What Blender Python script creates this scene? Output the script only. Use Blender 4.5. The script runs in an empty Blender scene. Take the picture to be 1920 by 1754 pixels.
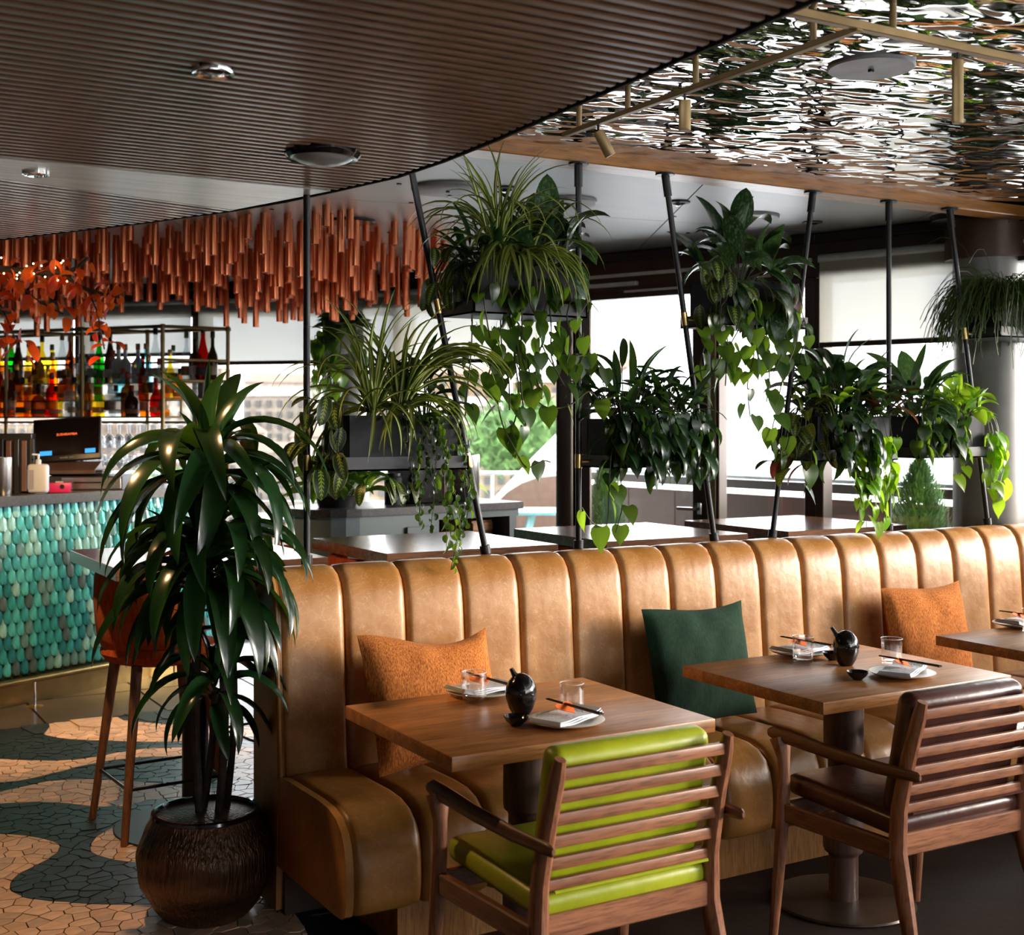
import bpy, bmesh, math, random
from mathutils import Vector, Matrix
SC = bpy.context.scene
COL = SC.collection
PI = math.pi
R = math.radians
rnd = random.Random(11)

# ---------------------------------------------------------------- camera, sky, light, exposure
CS, SN = 0.503, 0.8643            # viewing direction on the floor plan
def PW(lat, d):                   # metres to the right of / ahead of the viewpoint -> plan x, y
    return (CS*d + SN*lat, SN*d - CS*lat)
cam_d = bpy.data.cameras.new('camera'); cam = bpy.data.objects.new('camera', cam_d); COL.objects.link(cam)
cam.location = (0, 0, 1.55); cam.rotation_euler = (PI/2, 0, -math.atan2(CS, SN))
cam_d.sensor_width = 36; cam_d.lens = 45.13; cam_d.shift_y = -0.0427; cam_d.clip_start = 0.05; cam_d.clip_end = 800
cam_d.dof.use_dof = True; cam_d.dof.focus_distance = 4.3; cam_d.dof.aperture_fstop = 4.5
SC.camera = cam
SC.view_settings.view_transform = 'Standard'; SC.view_settings.look = 'None'
SC.view_settings.gamma = 1; SC.view_settings.use_curve_mapping = False
SC.view_settings.exposure = 1.18
SC.cycles.use_denoising = True
SC.cycles.max_bounces = 8; SC.cycles.transparent_max_bounces = 24
SC.cycles.sample_clamp_indirect = 6.0
SC.cycles.caustics_reflective = False; SC.cycles.caustics_refractive = False
world = bpy.data.worlds.new('world'); SC.world = world; world.use_nodes = True
wn = world.node_tree.nodes; wl = world.node_tree.links
wn.clear()
wo = wn.new('ShaderNodeOutputWorld'); wb = wn.new('ShaderNodeBackground'); wr = wn.new('ShaderNodeValToRGB')
wt = wn.new('ShaderNodeTexCoord'); ws = wn.new('ShaderNodeSeparateXYZ')
wl.new(wt.outputs['Generated'], ws.inputs[0]); wl.new(ws.outputs['Z'], wr.inputs[0])
wr.color_ramp.elements[0].position = 0.0; wr.color_ramp.elements[0].color = (1.0, 1.0, 1.0, 1)
wr.color_ramp.elements[1].position = 0.9; wr.color_ramp.elements[1].color = (0.80, 0.90, 1.0, 1)
wl.new(wr.outputs[0], wb.inputs[0]); wb.inputs[1].default_value = 3.7
wl.new(wb.outputs[0], wo.inputs[0])
# hazy late sun through the windows on the right
sun_d = bpy.data.lights.new('sun', 'SUN'); sun_d.energy = 6.5; sun_d.angle = R(24); sun_d.color = (1.0, 0.90, 0.78)
sun = bpy.data.objects.new('sun', sun_d); COL.objects.link(sun)
sun.rotation_euler = (R(77), 0, R(62)); sun.location = (12, -6, 6)

# facade plan points (left to right, then down the right-hand side)
FP = [PW(-5.6, 10.3), PW(-1.17, 9.15), PW(0.38, 8.0), PW(1.70, 7.0), PW(2.37, 6.42), PW(3.95, 4.6), PW(4.7, 2.2), PW(4.9, -0.3), PW(4.0, -2.6)]
def portal(a, b, z0, z1):
    a = Vector((a[0], a[1], 0)); b = Vector((b[0], b[1], 0)); m = (a+b)/2; dx = (b-a)
    l = bpy.data.lights.new('window_portal', 'AREA'); l.shape = 'RECTANGLE'; l.size = dx.length; l.size_y = z1-z0
    l.cycles.is_portal = True
    o = bpy.data.objects.new('window_portal', l); COL.objects.link(o)
    n = Vector((dx.y, -dx.x, 0)).normalized()          # towards the room
    o.matrix_world = Matrix.Translation((m.x, m.y, (z0+z1)/2) ) @ Matrix((( dx.normalized().x, 0, -n.x, 0), (dx.normalized().y, 0, -n.y, 0), (0, 1, 0, 0), (0, 0, 0, 1)))
for i in range(len(FP)-1):
    portal(FP[i], FP[i+1], 0.02, 2.42)

# ---------------------------------------------------------------- helpers
def link(o, parent=None):
    COL.objects.link(o)
    if parent is not None: o.parent = parent
    return o
def thing(name, label, cat, loc=(0, 0, 0), rz=0, group=None):
    o = bpy.data.objects.new(name, None); o.empty_display_size = 0.1; COL.objects.link(o)
    o.location = loc; o.rotation_euler = (0, 0, rz)
    o['label'] = label; o['category'] = cat
    if group: o['group'] = group
    return o
def tag(o, label, cat, group=None, kind=None):
    if label: o['label'] = label
    if cat: o['category'] = cat
    if group: o['group'] = group
    if kind: o['kind'] = kind
    return o
def copy_tree(o, parent=None):
    c = o.copy(); COL.objects.link(c)
    if parent is not None: c.parent = parent
    for ch in list(o.children): copy_tree(ch, c)
    return c
def dup(root, loc, rz, label, group=None):
    c = copy_tree(root); c.location = loc; c.rotation_euler = (0, 0, rz); c['label'] = label
    if group: c['group'] = group
    return c

_rb = {}
def rbox_geo(sx, sy, sz, b, seg):
    key = (round(sx, 4), round(sy, 4), round(sz, 4), b, seg)
    if key not in _rb:
        bm = bmesh.new(); bmesh.ops.create_cube(bm, size=1)
        for v in bm.verts: v.co = Vector((v.co.x*sx, v.co.y*sy, v.co.z*sz))
        if b > 0: bmesh.ops.bevel(bm, geom=bm.edges[:], offset=b, segments=seg, profile=0.5, affect='EDGES')
        bm.verts.index_update()
        _rb[key] = ([v.co.copy() for v in bm.verts], [[v.index for v in f.verts] for f in bm.faces]); bm.free()
    return _rb[key]
class MB:
    def __init__(s): s.v = []; s.f = []; s.uv = None; s.mi = []; s.cur = 0
    def add(s, vs, fs, M=None):
        n = len(s.v)
        s.v += [(M @ Vector(v)) if M is not None else Vector(v) for v in vs]
        s.f += [[i+n for i in f] for f in fs]; s.mi += [s.cur]*len(fs)
        return s
    def box(s, c, size, rz=0, b=0.0, seg=1, M=None):
        vs, fs = rbox_geo(size[0], size[1], size[2], b, seg)
        m = Matrix.Translation(c) @ Matrix.Rotation(rz, 4, 'Z')
        if M is not None: m = M @ m
        return s.add(vs, fs, m)
    def bar(s, a, b, w, h, bev=0.0, seg=1, up=(0, 0, 1), ext=0):
        a = Vector(a); b = Vector(b); d = (b-a); L = d.length; d.normalize(); up = Vector(up)
        y = up.cross(d)
        if y.length < 1e-4: y = Vector((0, 1, 0)).cross(d)
        y.normalize(); z = d.cross(y)
        vs, fs = rbox_geo(L+ext, w, h, bev, seg)
        m = Matrix(((d.x, y.x, z.x, (a.x+b.x)/2), (d.y, y.y, z.y, (a.y+b.y)/2), (d.z, y.z, z.z, (a.z+b.z)/2), (0, 0, 0, 1)))
        return s.add(vs, fs, m)
    def tube(s, pts, r, n=8, cap=True, sq=1.0):
        pts = [Vector(p) for p in pts]; rs = r if isinstance(r, (list, tuple)) else [r]*len(pts)
        vs = []; fs = []; ref = None
        for i, p in enumerate(pts):
            t = (pts[min(i+1, len(pts)-1)] - pts[max(i-1, 0)]).normalized()
            if ref is None:
                ref = Vector((0, 0, 1)) if abs(t.z) < 0.9 else Vector((1, 0, 0))
            u = ref - t*ref.dot(t)
            if u.length < 1e-5: u = Vector((1, 0, 0))
            u.normalize(); ref = u; w = t.cross(u)
            for k in range(n):
                a = 2*PI*k/n; vs.append(p + u*(math.cos(a)*rs[i]) + w*(math.sin(a)*rs[i]*sq))
        for i in range(len(pts)-1):
            for k in range(n):
                fs.append([i*n+k, i*n+(k+1) % n, (i+1)*n+(k+1) % n, (i+1)*n+k])
        if cap:
            fs.append(list(range(n))[::-1]); fs.append([(len(pts)-1)*n+k for k in range(n)])
        return s.add(vs, fs)
    def lathe(s, prof, n=24, M=None, rfun=None):
        vs = []; fs = []
        for (r, z) in prof:
            for k in range(n):
                a = 2*PI*k/n; rr = r*(rfun(a, z) if rfun else 1); vs.append((rr*math.cos(a), rr*math.sin(a), z))
        for i in range(len(prof)-1):
            for k in range(n):
                fs.append([i*n+k, i*n+(k+1) % n, (i+1)*n+(k+1) % n, (i+1)*n+k])
        if prof[0][0] > 1e-4: fs.append(list(range(n))[::-1])
        if prof[-1][0] > 1e-4: fs.append([(len(prof)-1)*n+k for k in range(n)])
        return s.add(vs, fs, M)
    def prism(s, poly, z0, z1):
        n = len(poly); ar = sum(poly[i][0]*poly[(i+1) % n][1]-poly[(i+1) % n][0]*poly[i][1] for i in range(n))
        if ar < 0: poly = poly[::-1]
        vs = [(p[0], p[1], z0) for p in poly] + [(p[0], p[1], z1) for p in poly]
        fs = [list(range(n))[::-1], list(range(n, 2*n))] + [[i, (i+1) % n, n+(i+1) % n, n+i] for i in range(n)]
        return s.add(vs, fs)
    def sph(s, c, r, n=8, m=6, sc=(1, 1, 1)):
        vs = []; fs = []
        for i in range(m+1):
            th = PI*i/m
            for k in range(n):
                a = 2*PI*k/n
                vs.append((c[0]+r*sc[0]*math.sin(th)*math.cos(a), c[1]+r*sc[1]*math.sin(th)*math.sin(a), c[2]+r*sc[2]*math.cos(th)))
        for i in range(m):
            for k in range(n):
                fs.append([i*n+k, (i+1)*n+k, (i+1)*n+(k+1) % n, i*n+(k+1) % n])
        return s.add(vs, fs)
    def mesh(s, name, mat, smooth=True, ang=35, uv=None):
        me = bpy.data.meshes.new(name); me.from_pydata([tuple(v) for v in s.v], [], s.f)
        mats = mat if isinstance(mat, (list, tuple)) else [mat]
        for m in mats: me.materials.append(m)
        if len(mats) > 1:
            for p, i in zip(me.polygons, s.mi): p.material_index = i
        if uv:
            lay = me.uv_layers.new(name='uv'); 
            for lp in me.loops: lay.data[lp.index].uv = uv[lp.vertex_index]
        if smooth:
            me.shade_smooth()
            if ang: me.set_sharp_from_angle(angle=R(ang))
        me.validate()
        return me
    def build(s, name, mat, parent=None, smooth=True, ang=35, uv=None, loc=None):
        o = bpy.data.objects.new(name, s.mesh(name, mat, smooth, ang, uv))
        if loc: o.location = loc
        return link(o, parent)
def struct(mb, name, mat, parent=None, **k):
    o = mb.build(name, mat, parent, **k)
    if parent is None: o['kind'] = 'structure'
    return o

# ---------------------------------------------------------------- materials
def new_mat(name):
    m = bpy.data.materials.new(name); m.use_nodes = True; nt = m.node_tree; nt.nodes.clear()
    out = nt.nodes.new('ShaderNodeOutputMaterial'); b = nt.nodes.new('ShaderNodeBsdfPrincipled')
    nt.links.new(b.outputs[0], out.inputs[0]); return m, nt, b, out
def c4(c): return (c[0], c[1], c[2], 1)
def noise_col(nt, b, c1, c2, scale=5, stretch=(1, 1, 1), detail=3, lo=0.35, hi=0.65, coord='Object', rough=None, bump=0, bscale=None, dist=0.0):
    tc = nt.nodes.new('ShaderNodeTexCoord'); mp = nt.nodes.new('ShaderNodeMapping'); mp.inputs['Scale'].default_value = stretch
    nz = nt.nodes.new('ShaderNodeTexNoise'); nz.inputs['Scale'].default_value = scale; nz.inputs['Detail'].default_value = detail
    nz.inputs['Distortion'].default_value = dist
    rp = nt.nodes.new('ShaderNodeValToRGB'); e = rp.color_ramp.elements
    e[0].position = lo; e[0].color = c4(c1); e[1].position = hi; e[1].color = c4(c2)
    L = nt.links
    L.new(tc.outputs[coord], mp.inputs[0]); L.new(mp.outputs[0], nz.inputs['Vector']); L.new(nz.outputs[0], rp.inputs[0]); L.new(rp.outputs[0], b.inputs['Base Color'])
    if bump:
        n2 = nt.nodes.new('ShaderNodeTexNoise'); n2.inputs['Scale'].default_value = bscale or scale*4; n2.inputs['Detail'].default_value = 3
        bp = nt.nodes.new('ShaderNodeBump'); bp.inputs['Strength'].default_value = bump; bp.inputs['Distance'].default_value = 0.01
        L.new(mp.outputs[0], n2.inputs['Vector']); L.new(n2.outputs[0], bp.inputs['Height']); L.new(bp.outputs[0], b.inputs['Normal'])
    return rp, mp, nz
def simple(name, col, rough=0.5, metal=0, var=0.15, scale=8, bump=0, bscale=None, stretch=(1, 1, 1), spec=None, coat=0, coord='Object', aniso=0):
    m, nt, b, out = new_mat(name)
    c1 = [x*(1-var) for x in col]; c2 = [min(1, x*(1+var)) for x in col]
    noise_col(nt, b, c1, c2, scale, stretch, bump=bump, bscale=bscale, coord=coord)
    b.inputs['Roughness'].default_value = rough; b.inputs['Metallic'].default_value = metal
    if spec is not None: b.inputs['Specular IOR Level'].default_value = spec
    if coat: b.inputs['Coat Weight'].default_value = coat; b.inputs['Coat Roughness'].default_value = 0.08 if coat < .7 else .26
    return m
def wood(name, c1, c2, axis='X', scale=1.0, rough=0.35, planks=0, coat=0.0):
    m, nt, b, out = new_mat(name)
    st = {'X': (0.8, 9, 9), 'Y': (9, 0.8, 9), 'Z': (9, 9, 0.8)}[axis]
    rp, mp, nz = noise_col(nt, b, c1, c2, 3.2*scale, st, detail=6, lo=0.3, hi=0.7, dist=0.6)
    L = nt.links
    # fine dark pores
    n2 = nt.nodes.new('ShaderNodeTexNoise'); n2.inputs['Scale'].default_value = 18*scale; n2.inputs['Detail'].default_value = 2
    L.new(mp.outputs[0], n2.inputs['Vector'])
    r2 = nt.nodes.new('ShaderNodeValToRGB'); r2.color_ramp.elements[0].position = .3; r2.color_ramp.elements[0].color = (.55, .55, .55, 1)
    r2.color_ramp.elements[1].position = .55; r2.color_ramp.elements[1].color = (1, 1, 1, 1)
    L.new(n2.outputs[0], r2.inputs[0])
    mx = nt.nodes.new('ShaderNodeMix'); mx.data_type = 'RGBA'; mx.blend_type = 'MULTIPLY'; mx.inputs[0].default_value = 1
    L.new(rp.outputs[0], mx.inputs[6]); L.new(r2.outputs[0], mx.inputs[7])
    last = mx.outputs[2]
    if planks:
        tc = nt.nodes.new('ShaderNodeTexCoord'); sp = nt.nodes.new('ShaderNodeSeparateXYZ'); L.new(tc.outputs['Object'], sp.inputs[0])
        mu = nt.nodes.new('ShaderNodeMath'); mu.operation = 'MULTIPLY'; mu.inputs[1].default_value = planks; L.new(sp.outputs['Y'], mu.inputs[0])
        fl = nt.nodes.new('ShaderNodeMath'); fl.operation = 'FLOOR'; L.new(mu.outputs[0], fl.inputs[0])
        wn_ = nt.nodes.new('ShaderNodeTexWhiteNoise'); wn_.noise_dimensions = '1D'; L.new(fl.outputs[0], wn_.inputs['W'])
        mr = nt.nodes.new('ShaderNodeMapRange'); mr.inputs[3].default_value = 0.68; mr.inputs[4].default_value = 1.2; L.new(wn_.outputs[0], mr.inputs[0])
        m2 = nt.nodes.new('ShaderNodeMix'); m2.data_type = 'RGBA'; m2.blend_type = 'MULTIPLY'; m2.inputs[0].default_value = 1
        L.new(last, m2.inputs[6]); L.new(mr.outputs[0], m2.inputs[7]); last = m2.outputs[2]
    L.new(last, b.inputs['Base Color'])
    bp = nt.nodes.new('ShaderNodeBump'); bp.inputs['Strength'].default_value = 0.06; bp.inputs['Distance'].default_value = 0.004
    L.new(n2.outputs[0], bp.inputs['Height']); L.new(bp.outputs[0], b.inputs['Normal'])
    b.inputs['Roughness'].default_value = rough
    if coat: b.inputs['Coat Weight'].default_value = coat; b.inputs['Coat Roughness'].default_value = 0.15
    return m
def glass_like(name, col=(1, 1, 1), rough=0.02, alpha=0.75, tint=(1, 1, 1)):
    """thin glass: mostly see-through with a fresnel sheen"""
    m, nt, b, out = new_mat(name); nt.nodes.remove(b)
    tr = nt.nodes.new('ShaderNodeBsdfTransparent'); tr.inputs[0].default_value = c4(tint)
    gl = nt.nodes.new('ShaderNodeBsdfGlossy'); gl.inputs['Roughness'].default_value = rough; gl.inputs[0].default_value = c4(col)
    lw = nt.nodes.new('ShaderNodeLayerWeight'); lw.inputs[0].default_value = 0.5
    mr = nt.nodes.new('ShaderNodeMapRange'); mr.inputs[3].default_value = 1-alpha if alpha < 1 else 0.04; mr.inputs[4].default_value = 0.75
    pw = nt.nodes.new('ShaderNodeMath'); pw.operation = 'POWER'; pw.inputs[1].default_value = 2.5
    mix = nt.nodes.new('ShaderNodeMixShader'); L = nt.links
    L.new(lw.outputs['Facing'], pw.inputs[0]); L.new(pw.outputs[0], mr.inputs[0]); L.new(mr.outputs[0], mix.inputs[0]); L.new(tr.outputs[0], mix.inputs[1]); L.new(gl.outputs[0], mix.inputs[2])
    L.new(mix.outputs[0], out.inputs[0]); return m
def leaf_mat(name, c_dark, c_light, trans, pattern='plain', rough=0.35, tw=0.35):
    m, nt, b, out = new_mat(name); L = nt.links
    oi = nt.nodes.new('ShaderNodeObjectInfo'); uv = nt.nodes.new('ShaderNodeTexCoord'); sp = nt.nodes.new('ShaderNodeSeparateXYZ')
    L.new(uv.outputs['UV'], sp.inputs[0])
    def math_(op, a, bb=None, v=None):
        n = nt.nodes.new('ShaderNodeMath'); n.operation = op
        if isinstance(a, float): n.inputs[0].default_value = a
        else: L.new(a, n.inputs[0])
        if bb is not None: L.new(bb, n.inputs[1])
        elif v is not None: n.inputs[1].default_value = v
        return n.outputs[0]
    ctr = math_('ABSOLUTE', math_('SUBTRACT', sp.outputs['X'], v=0.5))     # 0 at midrib .. .5 at edge
    if pattern == 'spider':
        f = math_('LESS_THAN', ctr, v=0.2)
        nz = nt.nodes.new('ShaderNodeTexNoise'); nz.inputs['Scale'].default_value = 3
        L.new(uv.outputs['UV'], nz.inputs['Vector'])
    elif pattern == 'prayer':        # feathered pale midrib with dark blotches
        s = math_('SINE', math_('MULTIPLY', math_('ADD', sp.outputs['Y'], math_('MULTIPLY', ctr, v=-0.5)), v=58.0))
        g = math_('MULTIPLY', math_('GREATER_THAN', s, v=0.1), math_('LESS_THAN', ctr, v=0.17))
        e = math_('MULTIPLY', math_('GREATER_THAN', ctr, v=0.43), v=0.5)
        f = math_('MAXIMUM', math_('MAXIMUM', g, e), math_('LESS_THAN', ctr, v=0.035))
    elif pattern == 'silver':
        nz = nt.nodes.new('ShaderNodeTexNoise'); nz.inputs['Scale'].default_value = 9; nz.inputs['Detail'].default_value = 2
        L.new(uv.outputs['UV'], nz.inputs['Vector']); f = math_('MULTIPLY', math_('GREATER_THAN', nz.outputs[0], v=0.56), v=0.7)
    elif pattern == 'croton':
        s = math_('SINE', math_('MULTIPLY', math_('ADD', sp.outputs['Y'], math_('MULTIPLY', ctr, v=-0.8)), v=50.0))
        f = math_('MAXIMUM', math_('GREATER_THAN', s, v=0.8), math_('LESS_THAN', ctr, v=0.04))
    else:
        f = math_('MULTIPLY', math_('LESS_THAN', ctr, v=0.02), v=0.6)
    mix = nt.nodes.new('ShaderNodeMix'); mix.data_type = 'RGBA'; L.new(f, mix.inputs[0]); mix.inputs[6].default_value = c4(c_dark); mix.inputs[7].default_value = c4(c_light)
    hv = nt.nodes.new('ShaderNodeHueSaturation'); L.new(mix.outputs[2], hv.inputs['Color'])
    mr = nt.nodes.new('ShaderNodeMapRange'); mr.inputs[3].default_value = 0.6; mr.inputs[4].default_value = 1.45; L.new(oi.outputs['Random'], mr.inputs[0]); L.new(mr.outputs[0], hv.inputs['Value'])
    mh = nt.nodes.new('ShaderNodeMapRange'); mh.inputs[3].default_value = 0.485; mh.inputs[4].default_value = 0.51; L.new(oi.outputs['Random'], mh.inputs[0]); L.new(mh.outputs[0], hv.inputs['Hue'])
    L.new(hv.outputs[0], b.inputs['Base Color']); b.inputs['Roughness'].default_value = rough
    tl = nt.nodes.new('ShaderNodeBsdfTranslucent')
    m3 = nt.nodes.new('ShaderNodeMix'); m3.data_type = 'RGBA'; m3.blend_type = 'MULTIPLY'; m3.inputs[0].default_value = 0.6
    m3.inputs[6].default_value = c4(trans); L.new(hv.outputs[0], m3.inputs[7])
    m3.clamp_result = False
    tl.inputs[0].default_value = c4(trans)
    ms = nt.nodes.new('ShaderNodeMixShader'); ms.inputs[0].default_value = tw
    L.new(b.outputs[0], ms.inputs[1]); L.new(tl.outputs[0], ms.inputs[2]); L.new(ms.outputs[0], out.inputs[0])
    return m
def emit(name, col, st):
    m, nt, b, out = new_mat(name); b.inputs['Base Color'].default_value = c4(col); b.inputs['Emission Color'].default_value = c4(col); b.inputs['Emission Strength'].default_value = st
    return m

M = {}
def leather(name, c1, c2, cv, rough=0.38):
    m, nt, b, out = new_mat(name); L = nt.links
    rp, mp, nz = noise_col(nt, b, c1, c2, 6, detail=4, lo=0.35, hi=0.7)
    vo = nt.nodes.new('ShaderNodeTexVoronoi'); vo.feature = 'DISTANCE_TO_EDGE'; vo.inputs['Scale'].default_value = 22
    nd = nt.nodes.new('ShaderNodeTexNoise'); nd.inputs['Scale'].default_value = 9; nd.inputs['Detail'].default_value = 5
    mxv = nt.nodes.new('ShaderNodeMix'); mxv.data_type = 'RGBA'; mxv.inputs[0].default_value = 0.25
    L.new(mp.outputs[0], nd.inputs['Vector']); L.new(mp.outputs[0], mxv.inputs[6]); L.new(nd.outputs['Color'], mxv.inputs[7]); L.new(mxv.outputs[2], vo.inputs['Vector'])
    r2 = nt.nodes.new('ShaderNodeValToRGB'); r2.color_ramp.elements[0].position = 0; r2.color_ramp.elements[0].color = (.6, .6, .6, 1)
    r2.color_ramp.elements[1].position = .03; r2.color_ramp.elements[1].color = (0, 0, 0, 1); L.new(vo.outputs[0], r2.inputs[0])
    mk = nt.nodes.new('ShaderNodeMath'); mk.operation = 'MULTIPLY'; L.new(r2.outputs[0], mk.inputs[0]); L.new(nz.outputs[0], mk.inputs[1])
    mx = nt.nodes.new('ShaderNodeMix'); mx.data_type = 'RGBA'; L.new(mk.outputs[0], mx.inputs[0]); L.new(rp.outputs[0], mx.inputs[6]); mx.inputs[7].default_value = c4(cv)
    L.new(mx.outputs[2], b.inputs['Base Color']); b.inputs['Roughness'].default_value = rough
    n2 = nt.nodes.new('ShaderNodeTexNoise'); n2.inputs['Scale'].default_value = 14; n2.inputs['Detail'].default_value = 4; L.new(mp.outputs[0], n2.inputs['Vector'])
    bp = nt.nodes.new('ShaderNodeBump'); bp.inputs['Strength'].default_value = 0.25; bp.inputs['Distance'].default_value = 0.012
    L.new(n2.outputs[0], bp.inputs['Height']); L.new(bp.outputs[0], b.inputs['Normal'])
    return m
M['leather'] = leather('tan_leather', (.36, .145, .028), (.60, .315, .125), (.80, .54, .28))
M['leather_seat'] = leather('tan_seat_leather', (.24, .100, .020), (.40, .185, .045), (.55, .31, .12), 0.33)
M['lime'] = leather('lime_leather', (.27, .31, .006), (.38, .42, .012), (.46, .50, .05), 0.38)
M['oxblood'] = leather('oxblood_leather', (.045, .014, .010), (.085, .028, .020), (.12, .05, .035), 0.3)
M['seam'] = simple('seam_dark', (.03, .015, .008), .7)
M['table_wood'] = wood('table_walnut', (.34, .125, .030), (.56, .24, .070), 'X', 1.0, 0.36, planks=9, coat=0.0)
M['high_wood'] = wood('high_table_walnut', (.13, .058, .030), (.24, .115, .062), 'X', 1.0, 0.20, coat=0.3)
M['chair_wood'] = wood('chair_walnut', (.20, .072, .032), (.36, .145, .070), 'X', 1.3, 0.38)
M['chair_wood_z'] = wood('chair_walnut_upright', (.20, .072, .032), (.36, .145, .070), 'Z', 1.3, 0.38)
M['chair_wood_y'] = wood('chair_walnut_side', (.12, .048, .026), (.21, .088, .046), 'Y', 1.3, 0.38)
M['pedestal'] = wood('pedestal_dark_wood', (.060, .030, .022), (.105, .055, .042), 'Z', 1.2, 0.4)
M['plinth'] = wood('plinth_oak', (.26, .105, .022), (.40, .175, .045), 'Z', 1.2, 0.45)
M['beam'] = wood('beam_oak', (.34, .13, .028), (.54, .24, .060), 'X', 0.8, 0.35)
M['bronze_plate'] = simple('bronze_plate', (.060, .040, .030), .28, .6)
M['dark_floor'] = simple('dark_floor', (.014, .0065, .0045), .62, 0, .35, 4, bump=.12, bscale=25, spec=.25)
M['black_metal'] = simple('black_metal', (.013, .013, .015), .38, .3)
M['shelf_grey'] = simple('charcoal_powder_coat', (.020, .021, .027), .45, .0, bump=.03, bscale=90)
M['box_grey'] = simple('grey_planter_paint', (.022, .023, .028), .6, 0, spec=.2)
M['brass'] = simple('brass', (.62, .42, .16), .28, 1)
M['brass_dull'] = simple('dull_brass', (.27, .185, .085), .45, .75)
M['steel'] = simple('brushed_steel', (.55, .55, .55), .25, 1, stretch=(1, 1, .1))
M['chrome'] = simple('chrome', (.8, .8, .8), .12, 1)
M['copper'] = simple('copper_tube', (.68, .22, .10), .24, 1.0, .12, 3)
M['copper_in'] = simple('copper_dark', (.10, .03, .015), .6, .5)
M['white_disc'] = simple('grey_disc', (.35, .36, .38), .5)
M['black_gloss'] = simple('black_glaze', (.008, .006, .007), .12, 0, .2, 6, spec=.7)
M['plate'] = simple('stoneware', (.66, .62, .56), .3, 0, .08)
M['napkin'] = simple('linen', (.62, .65, .70), .8, 0, .06, bump=.2, bscale=120)
M['orange_paper'] = simple('orange_paper', (.85, .16, .02), .6)
M['chop'] = simple('dark_chopstick', (.06, .03, .02), .35)
M['orange_cloth'] = None
def weave(name, c1, c2, sc=60):
    m, nt, b, out = new_mat(name); L = nt.links
    rp, mp, nz = noise_col(nt, b, c1, c2, sc, (1, 1, .22), detail=2, lo=.35, hi=.65)
    n2 = nt.nodes.new('ShaderNodeTexNoise'); n2.inputs['Scale'].default_value = sc*3
    bp = nt.nodes.new('ShaderNodeBump'); bp.inputs['Strength'].default_value = .3; bp.inputs['Distance'].default_value = .003
    L.new(mp.outputs[0], n2.inputs['Vector']); L.new(n2.outputs[0], bp.inputs['Height']); L.new(bp.outputs[0], b.inputs['Normal'])
    b.inputs['Roughness'].default_value = .9; b.inputs['Sheen Weight'].default_value = .04; b.inputs['Specular IOR Level'].default_value = .2
    return m
M['orange_cloth'] = weave('orange_weave', (.30, .075, .012), (.68, .24, .055), 300)
M['green_cloth'] = weave('dark_green_weave', (.006, .024, .012), (.011, .038, .020), 160)
M['stool_cloth'] = weave('rust_upholstery', (.50, .085, .016), (.68, .13, .026), 90)
M['stool_wood'] = wood('stool_wood', (.20, .085, .04), (.32, .14, .07), 'Z', 1, .4)
M['glass'] = glass_like('tumbler_glass', alpha=.93)
M['pane'] = glass_like('window_glass', alpha=.96, rough=0.0)
M['water'] = glass_like('water_surface', alpha=.9)
M['frame'] = simple('bronze_frame', (.035, .024, .019), .4, .4)
M['frame_light'] = simple('olive_metal', (.20, .165, .085), .4, .4)
M['pillar'] = simple('grey_pillar_paint', (.22, .215, .205), .32, 0, .08, spec=.5)
M['capital'] = simple('brown_capital', (.070, .034, .022), .38, .2)
M['metal_ceiling'] = simple('satin_metal_ceiling', (.36, .36, .355), .46, .85, .06, 1.5, stretch=(.3, 2, 1))
M['pale_panel'] = simple('pale_ceiling_panel', (.76, .70, .61), .36, 0, .15, 6, stretch=(.3, 4, 1), coat=.9)
M['slat'] = wood('slat_walnut', (.15, .072, .040), (.25, .125, .072), 'X', 1, .32, coat=.2)
M['slat_pale'] = wood('slat_walnut_lit', (.30, .245, .205), (.44, .37, .32), 'X', 1, .28, coat=.6)  # paler copy of the slat walnut, window reflection put into its colour
M['slat_back'] = simple('slat_backing', (.012, .007, .006), .8)
M['wall_dark'] = simple('dark_wall', (.045, .034, .028), .7)
M['granite'] = simple('dark_granite', (.022, .022, .026), .38, 0, .6, 90)
M['tile_back'] = simple('dark_grout', (.012, .03, .032), .8)
M['floor_tile'] = simple('bronze_floor_tile', (.070, .048, .036), .35, 0, .3, 3, spec=.5)
M['terrace'] = simple('terrace_paving', (.13, .125, .12), .7, 0, .2)
M['parapet'] = simple('brown_parapet', (.135, .068, .045), .6, 0, .1, 2)
M['rail'] = simple('pale_rail', (.45, .50, .50), .4, .3)
# rippled mirror ceiling
m, nt, b, out = new_mat('rippled_mirror'); L = nt.links
b.inputs['Base Color'].default_value = (.60, .58, .57, 1); b.inputs['Metallic'].default_value = 1; b.inputs['Roughness'].default_value = .03
tc = nt.nodes.new('ShaderNodeTexCoord'); mp = nt.nodes.new('ShaderNodeMapping'); mp.inputs['Rotation'].default_value = (0, 0, R(-60)); mp.inputs['Scale'].default_value = (1, 1, 1)
mp2 = nt.nodes.new('ShaderNodeMapping'); mp2.inputs['Rotation'].default_value = (0, 0, R(30)); mp2.inputs['Scale'].default_value = (.75, 1.3, 1)
nz = nt.nodes.new('ShaderNodeTexNoise'); nz.inputs['Scale'].default_value = 11; nz.inputs['Detail'].default_value = .2; nz.inputs['Distortion'].default_value = .5
bp = nt.nodes.new('ShaderNodeBump'); bp.inputs['Strength'].default_value = 1; bp.inputs['Distance'].default_value = .021
L.new(tc.outputs['Object'], mp2.inputs[0]); L.new(mp2.outputs[0], nz.inputs['Vector']); L.new(nz.outputs[0], bp.inputs['Height']); L.new(bp.outputs[0], b.inputs['Normal'])
M['mirror'] = m
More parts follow.
